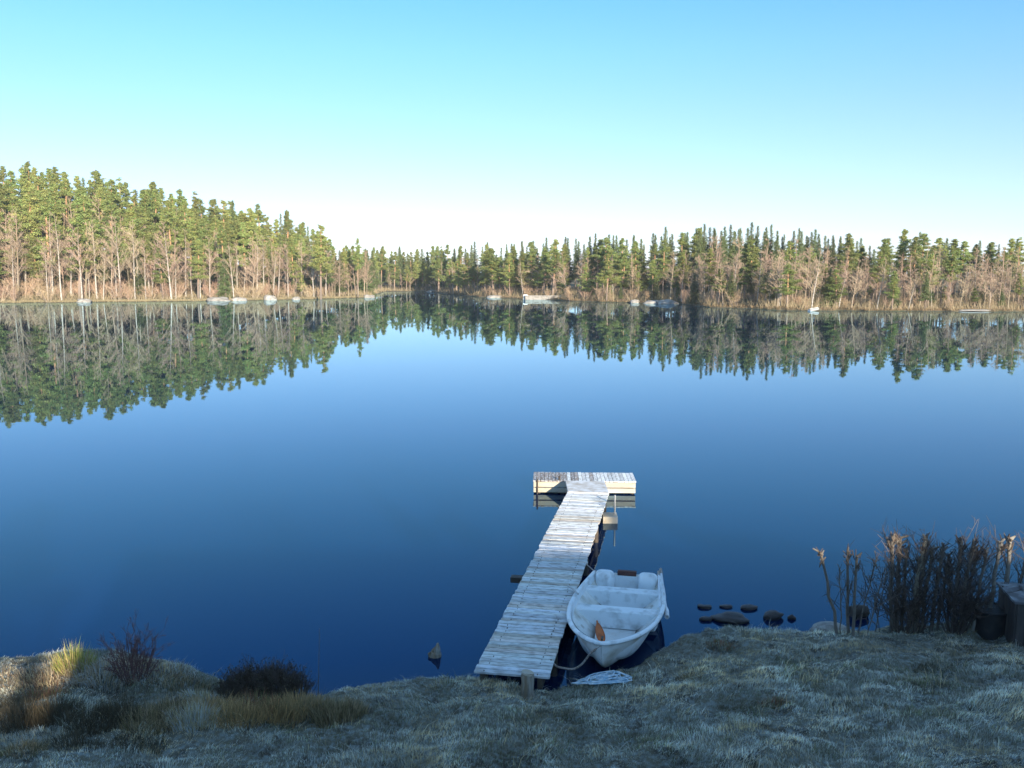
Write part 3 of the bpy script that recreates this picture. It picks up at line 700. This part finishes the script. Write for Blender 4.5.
oar2 = empty('oar', tuple(at(661, 582, .5))); tag(oar2, 'thin grey oar stowed upright-ended inside the stern corner of the rowing boat', 'oar')
D1 = at(658.5, 572, .66); D2 = at(659.8, 607, .46); dv = (D2-D1).normalized()
g = MB(); g.tube([rel(oar2, D1), rel(oar2, D2)], .016, 8); g.build('shaft', M['oar'], oar2, smooth=True)
g = MB(); g.tube([rel(oar2, D1-dv*.02), rel(oar2, D1+dv*.12)], .022, 8); g.build('grip', M['rope_pale'], oar2, smooth=True)
# orange bailer lying in the bow
bm = bmesh.new(); bmesh.ops.create_icosphere(bm, subdivisions=3, radius=1)
for v in bm.verts:
    x, y_, z = v.co; v.co = Vector((x*(.075-.02*y_), y_*.17, (abs(z)*-.05 if z < 0 else -.03*z)+.02))
me = bpy.data.meshes.new('scoop'); bm.to_mesh(me); bm.free(); me.materials.append(M['orange'])
bp = at(599.5, 633, .26); bl = empty('bailer', tuple(bp), .35); bl.rotation_euler = (.75, .15, .35); tag(bl, 'orange plastic bailer lying in the bow of the rowing boat', 'bailer')
link('scoop', me, bl); g = MB(); g.tube([(0, .14, .0), (0, .18, .01), (.0, .205, .01)], [.018, .014, .013], 7); g.build('handle', M['orange'], bl, smooth=True)
# ropes
def rope(name, pts, r, m, label, cat='rope', sub=6):
    P = [Vector(p) for p in pts]; out = []
    for i in range(len(P)-1):
        p0 = P[max(i-1, 0)]; p1 = P[i]; p2 = P[i+1]; p3 = P[min(i+2, len(P)-1)]
        for q in range(sub):
            t = q/sub; out.append(.5*((2*p1)+(-p0+p2)*t+(2*p0-5*p1+4*p2-p3)*t*t+(-p0+3*p1-3*p2+p3)*t**3))
    out.append(P[-1]); g = MB(); g.tube(out, r, 7); o = g.build(name, m, smooth=True); return tag(o, label, cat)
rope('mooring_rope', [at(601.5, 645, .62), at(591, 653, .42), at(582, 664, .22), at(573, 669, .14), at(563, 668, .16), at(556, 666, .25), at(551, 660, .38)], .016, M['rope_pale'], 'sagging pale rope tying the bow of the boat to the shore end of the jetty')
rope('mooring_rope', [at(584, 563, .38), at(589, 566.5, .33), at(593, 570, .38), at(597, 571.5, .46)], .012, M['rope_pale'], 'short rope from the stern of the boat across the gap to the jetty')
P = []; a0 = at(602, 682, .22)
for i in range(150):
    a = i*.62; rr = .12+.08*math.sin(i*.37)+.03*rng.normal()
    x = a0.x+math.cos(a)*rr*1.75+.05*rng.normal(); y_ = a0.y+math.sin(a)*rr*1.25; P.append((x, y_, float(ground_z(x, y_))+.05+.03*rng.random()))
rope('rope_heap', P, .010, M['rope_blue'], 'tangled heap of pale blue rope on the frosted bank in front of the boat', sub=3)
# ------------------------------------------------------------------ bollard post, stump in the water
p = at(527.5, 690, .25); pz = float(ground_z(p.x, p.y)); 
po = empty('bollard_post', (p.x, p.y, pz)); tag(po, 'short round wooden post standing in the grass at the foot of the jetty', 'post')
g = MB(); rr = [.10, .095, .09, .085, .09, .085]; g.tube([(rng.normal(0, .004), rng.normal(0, .004), z) for z in (-.15, .02, .1, .2, .28, .33)], rr, 14, caps=False); g.build('shaft', M['post'], po, smooth=True)
g = MB(); g.tube([(0, 0, .325), (.004, 0, .345)], [.087, .083], 14); o = g.build('cut_top', M['beam'], po)
p = at(436, 656, 0); st = empty('stump', (p.x, p.y, 0)); st.scale = (.85, .85, .8); tag(st, 'split weathered stump sticking out of the water left of the jetty', 'stump')
g = MB(); g.tube([(-.03, 0, -.5), (-.01, 0, 0), (.0, 0, .07), (.01, 0, .10)], [.13, .115, .10, .04], 9)
g.build('base', M['post'], st)
g = MB(); g.tube([(-.05, .01, .03), (-.04, .0, .12), (.0, 0, .19)], [.05, .04, .012], 6); g.tube([(.02, -.02, .02), (.03, -.01, .14), (.035, 0, .26)], [.065, .055, .018], 7)
g.tube([(-.10, -.02, .0), (-.12, -.02, .06), (-.10, -.03, .09)], [.04, .03, .01], 6); g.build('splinters', M['post'], st)
# ------------------------------------------------------------------ stones at the right of the boat
ST_ = [(705, 605.5, .15, .05, 'flat dark stone, leftmost of the three lying in the water'), (726, 605, .14, .045, 'flat dark stone in the middle of the row of three in the water'),
       (749, 606.5, .17, .075, 'thick dark stone, rightmost of the row of three in the water'), (706, 618, .12, .07, 'small dark stone at the left tip of the bank'),
       (730, 618, .34, .12, 'long low reddish stone, largest at the bank tip'), (773, 616, .21, .15, 'rounded dark stone standing right of the long reddish stone'),
       (792, 617, .08, .08, 'small pointed stone right of the rounded dark stone')]
for i, (px, py, r, h, lb) in enumerate(ST_):
    p = at(px, py+2, 0); rock('stone', (p.x, p.y, h*.25), (r*.82, r*.6, h*.85), M['wet_stone'], 20+i, lb, .8, rz=rng.uniform(-.4, .4))
p = at(843, 634, .1); rock('stone', (p.x-.25, p.y-.1, .2), (.30, .22, .16), M['granite'], 40, 'pale rounded stone at the foot of the two knobbly willow stems', .8)
p = at(818, 632, .1); rock('stone', (p.x, p.y-.1, .12), (.16, .12, .08), M['granite'], 41, 'small grey stone in the grass left of the knobbly willow stems', .8)
p = at(858, 616, 0); t = empty('log_end', (p.x, p.y, .0), .2); t.rotation_euler = (0, 0, .15); tag(t, 'dark log afloat behind the knobbly willow stems', 'log')
g = MB(); g.tube([(-.14, 0, .08), (0, .0, .085), (.15, .02, .07)], [.10, .115, .10], 10); g.build('bark', M['dark_timber'], t, smooth=True)
g = MB(); g.tube([(.15, .02, .07), (.156, .02, .07)], [.085, .08], 10); g.build('sawn_face', M['post'], t)
# ------------------------------------------------------------------ near plants
def gpt(px, py):
    z = .3
    for _ in range(6): p = at(px, py, z); z = float(ground_z(p.x, p.y))
    return Vector((p.x, p.y, z))
def upright(px, pyb, pyt):      # height in metres of something standing at (px, pyb) whose top shows at pyt
    p = gpt(px, pyb); k = (pyt-384)/F; t = (p.y)/(CT-k*ST); return p, HC-(ST+k*CT)*t-p.z
def tussock(px, py, rad, h, N, cols, label, wid=.006, droop=.7, name='grass_tussock', flat=.6, cat='grass tussock', group=None, lean=(0, 0)):
    p = gpt(px, py); o = MB()
    a = uv(N); r = rad*np.sqrt(rng.random(N)); x = np.cos(a)*r; y = np.sin(a)*r*flat
    z = ground_z(p.x+x, p.y+y)-p.z-.02; hh = h*rng.uniform(.5, 1.1, N)*(1.05-.5*r/rad)
    out = rng.normal(0, .35, (N, 2))+np.stack([np.cos(a), np.sin(a)], 1)*(r/rad)[:, None]*.8+np.array(lean); 
    P0 = np.stack([x, y, z], 1); P1 = P0+np.stack([out[:, 0]*hh*.25, out[:, 1]*hh*.25, hh*.6], 1); P2 = P1+np.stack([out[:, 0]*hh*.5*droop, out[:, 1]*hh*.5*droop, hh*(.5-.45*droop*rng.random(N))], 1)
    w_ = rng.uniform(0, math.pi, N); W = np.stack([np.cos(w_), np.sin(w_), 0*w_], 1)*wid
    V = np.stack([P0-W/2, P0+W/2, P1+W/2.3, P1-W/2.3, P2], 1).reshape(-1, 3); b_ = (np.arange(N)*5)[:, None]
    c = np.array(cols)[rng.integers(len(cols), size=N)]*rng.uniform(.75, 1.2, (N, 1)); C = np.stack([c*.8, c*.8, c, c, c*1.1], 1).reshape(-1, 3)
    o.add(V, b_+np.array([[0, 1, 2, 3]]), C); o.f.append(b_+np.array([[3, 2, 4]]))
    q = o.build(name, M['grass']); q.location = p; return tag(q, label, cat, group)
def bush(name, px, py, rad, h, N, col, label, r0=.006, lev=3, flat=.6, leaf=0, leafcol=(.2, .15, .1), cat='bush', spread=.5, base=.6):
    p = gpt(px, py); t = empty(name, tuple(p)); g = MB()
    a = uv(N); r = rad*rng.random(N)**.7; P0 = np.stack([np.cos(a)*r*base, np.sin(a)*r*base*flat, np.full(N, -.03)], 1)
    d = np.stack([np.cos(a)*r/rad*spread, np.sin(a)*r/rad*spread*flat, np.ones(N)], 1)+rng.normal(0, .12, (N, 3)); hh = h*rng.uniform(.55, 1.05, N)*(1.05-.45*(r/rad)**2)
    P1 = P0+d*hh[:, None]; g.sticks(P0, P1, r0*1.6, r0*.7, 3, rng.uniform(.7, 1.2, (N, 1))*np.array([col]))
    g.build('stems', M['dry_stem'], t)
    c = MB(); S, E = P0, P1
    for q in range(lev-1):
        m_ = 5 if q == 0 else 3; t_ = rng.uniform(.3, 1, (len(S)*m_, 1)); A = np.repeat(S, m_, 0); B = np.repeat(E, m_, 0); S2 = A+(B-A)*t_
        dv_ = (B-A)*.35+rng.normal(0, 1, A.shape)*np.linalg.norm(B-A, axis=1, keepdims=True)*.14; E2 = S2+dv_
        c.sticks(S2, E2, r0*(.75 if q == 0 else .5), r0*.35, 3, rng.uniform(.7, 1.3, (len(S2), 1))*np.array([col])); S, E = S2, E2
    c.build('twigs', M['dry_stem'], t)
    if leaf:
        k_ = rng.integers(len(E), size=leaf); f = MB(); f.leaves(E[k_]+rng.normal(0, .015, (leaf, 3)), .013, rng.uniform(.6, 1.3, (leaf, 1))*np.array([leafcol])); f.build('leaves', M['grass'], t)
    return tag(t, label, cat)
Ys = (.55, .50, .16); Ol = (.20, .20, .07); St = (.50, .40, .23); Br = (.20, .12, .07); Dk = (.07, .06, .035); Fr = (.50, .54, .54)
# left mound
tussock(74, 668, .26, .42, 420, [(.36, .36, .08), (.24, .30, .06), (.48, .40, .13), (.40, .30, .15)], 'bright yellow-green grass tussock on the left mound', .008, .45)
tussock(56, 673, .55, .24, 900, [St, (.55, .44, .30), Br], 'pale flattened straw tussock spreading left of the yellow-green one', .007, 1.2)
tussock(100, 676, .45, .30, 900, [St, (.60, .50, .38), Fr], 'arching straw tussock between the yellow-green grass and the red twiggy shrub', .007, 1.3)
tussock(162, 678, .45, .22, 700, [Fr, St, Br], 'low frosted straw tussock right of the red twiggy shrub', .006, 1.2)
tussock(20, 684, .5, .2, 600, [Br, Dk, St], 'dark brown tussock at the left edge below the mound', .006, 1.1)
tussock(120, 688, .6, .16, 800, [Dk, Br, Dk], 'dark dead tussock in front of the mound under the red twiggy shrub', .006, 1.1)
bush('red_shrub', 134, 680, .28, .62, 34, (.15, .075, .065), 'red-brown twiggy shrub on the left mound', .005, 4, cat='shrub')
bush('heather', 265, 693, .62, .30, 520, (.085, .06, .045), 'wide low dark heather mound at the waterline', .004, 3, leaf=4200, leafcol=(.07, .055, .03), cat='heather', spread=.3, base=.95)
p, h = upright(318, 694, 628); g = MB(); pts = [(p.x, p.y, p.z-.05), (p.x+.02, p.y, p.z+h*.4), (p.x+.045, p.y, p.z+h)]
g.tube(pts, [.007, .005, .003], 5); g.tube([(p.x-.12, p.y, p.z), (p.x-.02, p.y, p.z+.14), (p.x+.03, p.y, p.z+.32)], [.005, .004, .002], 5)
g.c = [np.full_like(c_, .12) for c_ in g.c]; tag(g.build('dry_stalk', M['dry_stem']), 'single thin dry stalk rising beside the dark heather mound', 'stalk')
# belt of tall olive and yellow grass
belt = [(20, 722, 'dark'), (55, 716, 'dark'), (92, 724, 'dark'), (128, 716, 'dark'), (150, 722, 'mix'), (170, 712, 'mix'), (196, 720, 'straw'), (214, 712, 'gold'),
        (236, 718, 'gold'), (258, 712, 'rust'), (280, 716, 'gold'), (300, 710, 'gold'), (322, 714, 'mix'), (340, 718, 'mix')]
pal = {'dark': [Dk, (.10, .085, .05), (.15, .11, .06)], 'mix': [(.24, .19, .08), (.16, .12, .06), (.46, .34, .20)], 'straw': [Fr, St, (.5, .45, .28)], 'gold': [(.58, .37, .16), (.44, .29, .13), (.24, .18, .08)], 'rust': [(.30, .13, .07), (.22, .12, .06), Ol]}
words = {'dark': 'dark heathery grass tussock', 'mix': 'dull olive grass tussock', 'straw': 'frost-whitened straw tussock', 'gold': 'golden olive grass tussock', 'rust': 'rusty brown grass tussock'}
ordw = ['first', 'second', 'third', 'fourth', 'fifth', 'sixth', 'seventh', 'eighth', 'ninth', 'tenth', 'eleventh', 'twelfth', 'thirteenth', 'fourteenth', 'fifteenth', 'sixteenth', 'seventeenth', 'eighteenth', 'nineteenth', 'twentieth']
cnt = {}
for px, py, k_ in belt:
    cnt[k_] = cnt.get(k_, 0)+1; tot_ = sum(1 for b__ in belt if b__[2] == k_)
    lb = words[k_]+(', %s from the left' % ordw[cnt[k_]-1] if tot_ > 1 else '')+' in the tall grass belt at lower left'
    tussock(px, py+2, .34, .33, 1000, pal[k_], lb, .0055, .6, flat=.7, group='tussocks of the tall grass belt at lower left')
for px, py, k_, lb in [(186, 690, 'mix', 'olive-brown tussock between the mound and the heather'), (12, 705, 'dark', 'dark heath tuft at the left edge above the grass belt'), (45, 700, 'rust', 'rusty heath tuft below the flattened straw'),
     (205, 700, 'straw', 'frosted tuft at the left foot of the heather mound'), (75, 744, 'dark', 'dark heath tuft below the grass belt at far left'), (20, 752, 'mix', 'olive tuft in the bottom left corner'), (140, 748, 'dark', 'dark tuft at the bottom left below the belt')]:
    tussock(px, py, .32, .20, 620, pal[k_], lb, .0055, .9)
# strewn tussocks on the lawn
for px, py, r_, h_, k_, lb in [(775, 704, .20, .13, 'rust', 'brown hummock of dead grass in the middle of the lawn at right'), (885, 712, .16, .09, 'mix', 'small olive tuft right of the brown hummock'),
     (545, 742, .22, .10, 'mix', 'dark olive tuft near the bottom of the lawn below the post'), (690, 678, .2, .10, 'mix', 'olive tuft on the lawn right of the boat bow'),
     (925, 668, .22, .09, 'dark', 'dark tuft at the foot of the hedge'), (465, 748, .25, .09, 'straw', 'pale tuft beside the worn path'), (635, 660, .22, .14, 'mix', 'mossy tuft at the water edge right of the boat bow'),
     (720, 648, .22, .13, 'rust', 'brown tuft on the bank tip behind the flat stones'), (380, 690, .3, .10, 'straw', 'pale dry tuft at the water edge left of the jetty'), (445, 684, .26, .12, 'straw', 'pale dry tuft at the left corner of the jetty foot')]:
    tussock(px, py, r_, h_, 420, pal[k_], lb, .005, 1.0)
# knobbly pollarded stems along the water at right
def pollard(stems, label, side=8, seed=0, knot=9, bark=(.15, .125, .10), name='pollard_willow', tw=(.10, .075, .06)):
    p0 = gpt(stems[0][0], stems[0][1]); t = empty(name, tuple(p0)); tg = MB()
    for bx, by, tx, ty, r in stems:
        g = MB()
        p, h = upright(bx, by, ty); X = p.x+(tx-bx)/F*p.y
        A = Vector((p.x, p.y, p.z-.1)); B = Vector((X, p.y+rng.normal(0, .08), p.z+h-.10)); n_ = 7; pts = []
        for i in range(n_): q_ = i/(n_-1); pts.append(A.lerp(B, q_)+Vector((rng.normal(0, .012), rng.normal(0, .012), 0))*(0 < i < n_-1)+Vector(((tx-bx)*-.0006*math.sin(q_*3.1), 0, 0)))
        pts = [v-p0 for v in pts]; rr = [r*(1.25-.45*i/(n_-1)) for i in range(n_)]; rr[-1] = r*1.05
        g.tube(pts, rr, 8, col=bark); top = np.array(pts[-1])
        for i in range(4): g.tube([top-np.array([0, 0, .06*i]), top+np.array([rng.normal(0, .05), rng.normal(0, .04), .05+.04*rng.random()-.05*i])], [r*.8, r*.5], 6, col=bark)
        g.build('stem', M['dry_stem'], t, smooth=True)
        N = knot; d = rng.normal(0, .55, (N, 3)); d[:, 2] = np.abs(d[:, 2])*.8+.7; d /= np.linalg.norm(d, axis=1, keepdims=True)
        S = top+rng.normal(0, .025, (N, 3))-np.array([0, 0, .22])*rng.random((N, 1))**1.5; E = S+d*rng.uniform(.04, .15, (N, 1)); tg.sticks(S, E, r*.42, r*.28, 4, rng.uniform(.7, 1.3, (N, 1))*np.array([tw]))
        N = side; f_ = rng.uniform(.15, .9, (N, 1)); S = np.array(pts[0])*(1-f_)+top*f_; d = rng.normal(0, .5, (N, 3)); d[:, 2] = .9
        E = S+d*rng.uniform(.15, .5, (N, 1)); tg.sticks(S, E, .007, .003, 3, rng.uniform(.6, 1.3, (N, 1))*np.array([tw]))
        S2 = np.repeat(S, 3, 0)+(np.repeat(E-S, 3, 0))*rng.uniform(.3, 1, (N*3, 1)); E2 = S2+rng.normal(0, .09, S2.shape)+np.array([0, 0, .06]); tg.sticks(S2, E2, .004, .002, 3, rng.uniform(.6, 1.3, (N*3, 1))*np.array([tw]))
    tg.build('twigs', M['dry_stem'], t); return tag(t, label, 'willow', 'pollarded willows of the hedge at right')
pollard([(838, 634, 816, 546, .022), (842, 634, 835, 562, .009)], 'single leaning pollarded stem with a knobbly fist, leftmost of the hedge', 3)
pollard([(849, 634, 845, 546, .022), (853, 635, 852, 549, .022), (856, 633, 874, 552, .010)], 'pair of upright pollarded stems just right of the leaning one', 8)
pollard([(874, 632, 886, 552, .008), (866, 634, 880, 560, .007), (880, 632, 866, 570, .006)], 'thin crossing shoots between the pair of stems and the dense hedge', 9, knot=4, name='willow_shoots')
pollard([(890, 630, 888, 532, .028), (896, 630, 898, 534, .030), (902, 631, 905, 545, .024)], 'first dense clump of pollarded stems at the left end of the hedge', 40, knot=12)
pollard([(911, 631, 916, 536, .026), (916, 631, 924, 534, .03), (921, 632, 931, 545, .026), (908, 631, 912, 552, .02)], 'second dense clump of pollarded stems, one stem pale', 40, knot=13, bark=(.26, .22, .16))
pollard([(930, 632, 937, 540, .026), (936, 632, 944, 548, .02)], 'narrow clump of two pollarded stems in the middle of the hedge', 30, knot=10)
pollard([(952, 631, 958, 536, .03), (958, 631, 967, 536, .026), (962, 630, 975, 546, .02), (949, 630, 948, 560, .016)], 'third dense clump of pollarded stems wrapped in dark brushwood', 50, knot=14)
pollard([(972, 630, 982, 545, .022), (988, 630, 993, 536, .030), (1003, 630, 1003, 533, .034)], 'clump with two straight pale-barked stems near the wooden box', 20, knot=13, bark=(.24, .215, .18))
pollard([(1010, 630, 1020, 536, .024), (1020, 630, 1034, 545, .028), (1032, 630, 1046, 540, .028)], 'last pollarded clump cut by the right edge of the picture', 26, knot=13)
bush('brushwood', 905, 633, .42, .66, 42, (.09, .065, .05), 'dark brushwood tangled round the left clumps of the hedge', .006, 4, cat='brushwood', leaf=500, leafcol=(.10, .07, .045))
bush('brushwood', 956, 633, .26, .80, 48, (.075, .055, .045), 'darkest brushwood thicket in the middle of the hedge', .006, 4, cat='brushwood', leaf=900, leafcol=(.06, .05, .035))
bush('brushwood', 985, 631, .3, .45, 40, (.09, .065, .05), 'low brushwood between the pale stems and the black tub', .006, 3, cat='brushwood')
# black tub and wooden box
M['black_plastic'] = mat('black_plastic', (.022, .021, .022), .6, noise=((.05, .045, .04), 6, .5, .7))
p = gpt(990, 636); t = empty('tub', (p.x, p.y, p.z)); tag(t, 'black round tub between the hedge and the wooden box', 'tub')
g = MB(); g.tube([(0, 0, -.05), (0, 0, .15), (0, 0, .40)], [.22, .25, .27], 20, caps=False); g.tube([(0, 0, .40), (0, 0, .385), (0, 0, .15)], [.27, .25, .23], 20, caps=True); g.build('body', M['black_plastic'], t, smooth=True)
g = MB(); g.tube([(.272*math.cos(a), .272*math.sin(a), .40) for a in np.linspace(0, 6.283, 25)], .018, 6, caps=False); g.build('rim', M['black_plastic'], t, smooth=True)
p = gpt(1022, 643); t = empty('wooden_box', (p.x+.26, p.y+.1, p.z), -.18); tag(t, 'dark plank box with a pale lid at the right edge', 'box')
for i in range(7):
    for yy in (-.36, .36): g = MB(); g.box((-.36+i*.12, yy, .30+rng.normal(0, .006)), (.112, .024, .74)); g.build('board', M['dark_wood'], t)
for i in range(6):
    for xx in (-.43, .43): g = MB(); g.box((xx, -.30+i*.12, .30+rng.normal(0, .006)), (.024, .112, .74)); g.build('board', M['dark_wood'], t)
M['lid'] = mat('frosted_lid', (.10, .10, .11), .6, frost=(.2, 6, (.30, .34, .38))); g = MB(); g.box((0, 0, .69), (.94, .82, .035), tilt=Matrix.Rotation(.04, 3, 'X')); g.box((0.05, .05, .735), (.5, .4, .05)); g.build('lid', M['lid'], t)

# ------------------------------------------------------------------ behind the camera: unseen house and trees, placed and sized to shade the bank
M['red_wall'] = mat('red_boards', (.30, .05, .035), .8, noise=((.2, .03, .025), 4, .45, .6), stretch=(6, 6, .4))
M['roof_tile'] = mat('roof_tiles', (.16, .07, .05), .8, bump=.6, bscale=8)
M['glass'] = mat('window_glass', (.02, .025, .03), .05)
HX0, HX1, HY, RZ = 3.4, 24., -9.0, 7.95; zb = 2.0
t = empty('house', ((HX0+HX1)/2, HY, zb)); tag(t, 'unseen red boarded house with tiled gable roof, added behind the lawn to shade the bank', 'house')
wd = (HX1-HX0)/2; dp = 4.0; eh = 3.6; rh = RZ-zb
g = MB(); g.add([(-wd, -dp, -.8), (wd, -dp, -.8), (wd, dp, -.8), (-wd, dp, -.8), (-wd, -dp, eh), (wd, -dp, eh), (wd, dp, eh), (-wd, dp, eh)], [[0, 1, 5, 4], [1, 2, 6, 5], [2, 3, 7, 6], [3, 0, 4, 7]])
g.add([(-wd, -dp, eh), (-wd, dp, eh), (-wd, 0, rh-.1), (wd, -dp, eh), (wd, dp, eh), (wd, 0, rh-.1)], [[0, 2, 1], [3, 4, 5]]); g.build('wall', M['red_wall'], t)
rf = MB()
for s_ in (-1, 1):
    a_ = [(-wd-.4, s_*(dp+.5), eh-.3), (wd+.4, s_*(dp+.5), eh-.3), (wd+.4, 0, rh), (-wd-.4, 0, rh)]; b_ = [(x, y, z-.12) for x, y, z in a_]
    rf.add(a_+b_, [[0, 1, 2, 3], [7, 6, 5, 4], [0, 4, 5, 1], [1, 5, 6, 2], [3, 2, 6, 7], [0, 3, 7, 4]])
rf = rf.build('roof', M['roof_tile'], t); g = MB(); g.box((-3.2, 0, rh+.25), (.5, .6, 1.1)); g.build('chimney', M['roof_tile'], rf)  # chimney added for its shadow stripe across the jetty
for i in range(6):
    x = -wd+2+i*(2*wd-4)/5; g = MB()
    if i == 2: g.box((x, dp+.02, .9), (1.0, .06, 2.1)); g.build('door', M['white_paint'], t); continue
    for dx, dz, sx, sz in ((-.62, 0, .1, 1.4), (.62, 0, .1, 1.4), (0, .65, 1.14, .1), (0, -.65, 1.14, .1), (0, 0, .05, 1.2)): g.box((x+dx, dp+.03, 1.5+dz), (sx, .08, sz))
    f_ = g.build('window', M['white_paint'], t); g = MB(); g.box((x, dp+.015, 1.5), (1.14, .02, 1.2)); g.build('pane', M['glass'], f_)
for kind, x, y, H, wdt, var, lb in [('spruce_tree', 1.9, -9.2, 4.8, 1.9, 2, 'low bushy spruce added for shade at the left corner of the house, behind the camera'), ('spruce_tree', 16.4, -14, 7.5, 1.3, 0, 'spruce added for shade behind the house, left of a pine'), ('pine_tree', 18.2, -14.5, 7.8, 1.3, 2, 'pine added for shade behind the house beside a spruce'), ('pine_tree', .4, -8.5, 7.0, 1.5, 2, 'small bushy pine added for shade behind the camera at the left corner of the house'), ('pine_tree', 12.2, -15.5, 9.0, .55, 0, 'slender pine behind the house'), ('pine_tree', -1.2, -12.5, 8.0, 1.5, 5, 'small pine added for shade behind the camera left of the house'),
      ('spruce_tree', 1.4, -12.0, 7.2, 1.4, 2, 'young spruce added for shade behind the camera between two pines'), ('birch_tree', 14.2, -17, 13.5, .8, 0, 'tall birch behind the house, showing above its roof'), ('bare_tree', 10.4, -18, 12.5, .8, 2, 'bare tree behind the house, left of the tall birch'),
      ('spruce_tree', -4.5, -11, 6.2, 1.6, 0, 'young spruce added for shade on the slope far left of the house')]:
    zz = float(ground_z(x, y)); TT = tree(kind, (x, y, zz-.1), H, wdt, var, px=None); TT['label'] = lb; TREES.pop()  # trees out of view, set for the shade they cast on bank and jetty

# ------------------------------------------------------------------ labels of the far trees
LM = [(-100, 10, 'at left frame edge'), (10, 40, 'just inside the left frame edge'), (40, 70, 'left of the first pale boulder'), (70, 100, 'above the first pale boulder'), (100, 130, 'just right of the first pale boulder'), (130, 165, 'midway between first and broad boulder'), (165, 200, 'well left of the broad boulder'),
      (200, 225, 'above the broad boulder'), (225, 255, 'above the low white boulder'), (255, 285, 'above the upright boulder'), (285, 312, 'above the small boulder'), (312, 346, 'where the left wood ends'), (346, 378, 'on the grassy point'),
      (378, 405, 'behind the dark inlet'), (405, 435, 'right of the dark inlet'), (435, 480, 'left of the tan rock shelf'), (480, 522, 'left of the stone pier'), (522, 560, 'behind the stone pier'), (560, 595, 'just right of the pier'), (595, 630, 'left of the flat rocks'),
      (630, 665, 'behind the flat rocks'), (665, 695, 'just right of the flat rocks'), (695, 735, 'well left of the dinghy'), (735, 780, 'left of the dinghy'), (780, 815, 'behind the dinghy'), (815, 850, 'just right of the dinghy'), (850, 890, 'well right of the dinghy'),
      (890, 930, 'left of the low rock'), (930, 965, 'just left of the low rock'), (965, 1000, 'behind the low rock'), (1000, 1300, 'at right frame edge')]
desc = {'pine_tree': 'pine', 'spruce_tree': 'spruce', 'birch_tree': 'white-stemmed birch', 'bare_tree': 'leafless brown tree', 'bare_shrub': 'leafless shrub'}
groups = {}
for t, kind, px, s, H in TREES:
    z = [q for q in LM if q[0] <= px < q[1]]; z = z[0] if z else LM[-1]
    row = 0 if s < 7 else (1 if s < 22 else 2)
    groups.setdefault((kind, z, row), []).append((px, H, t))
for (kind, z, row), L_ in groups.items():
    L_.sort(key=lambda q: q[0]); n_ = len(L_); base = desc[kind]
    rw = ['on the waterline', 'in middle rows', 'in back row'][row]
    for i, (px, H, t) in enumerate(L_):
        t['group'] = {'pine_tree': 'pines of the far shore', 'spruce_tree': 'spruces of the far shore', 'birch_tree': 'birches of the far shore', 'bare_tree': 'leafless trees of the far shore', 'bare_shrub': 'leafless shrubs of the far shore'}[kind]
        w_ = 'only' if n_ == 1 else (['left', 'right'][i] if n_ == 2 else ordw[min(i, 19)])
        t['label'] = '%s %s %s, %s' % (w_, base, rw, z[2])
# ------------------------------------------------------------------ morning air
hz = bpy.data.materials.new('haze'); hz.use_nodes = True; hz.node_tree.nodes.clear()
ho = hz.node_tree.nodes.new('ShaderNodeOutputMaterial'); pv = hz.node_tree.nodes.new('ShaderNodeVolumePrincipled')
pv.inputs['Color'].default_value = (.85, .92, 1, 1); pv.inputs['Density'].default_value = .00018; pv.inputs['Anisotropy'].default_value = 0
hz.node_tree.links.new(pv.outputs[0], ho.inputs['Volume'])
g = MB(); g.box((0, 730, 21), (9000, 1640, 48)); o = g.build('haze', hz); tag(o, 'thin pale morning haze over the lake', 'haze', kind='stuff')
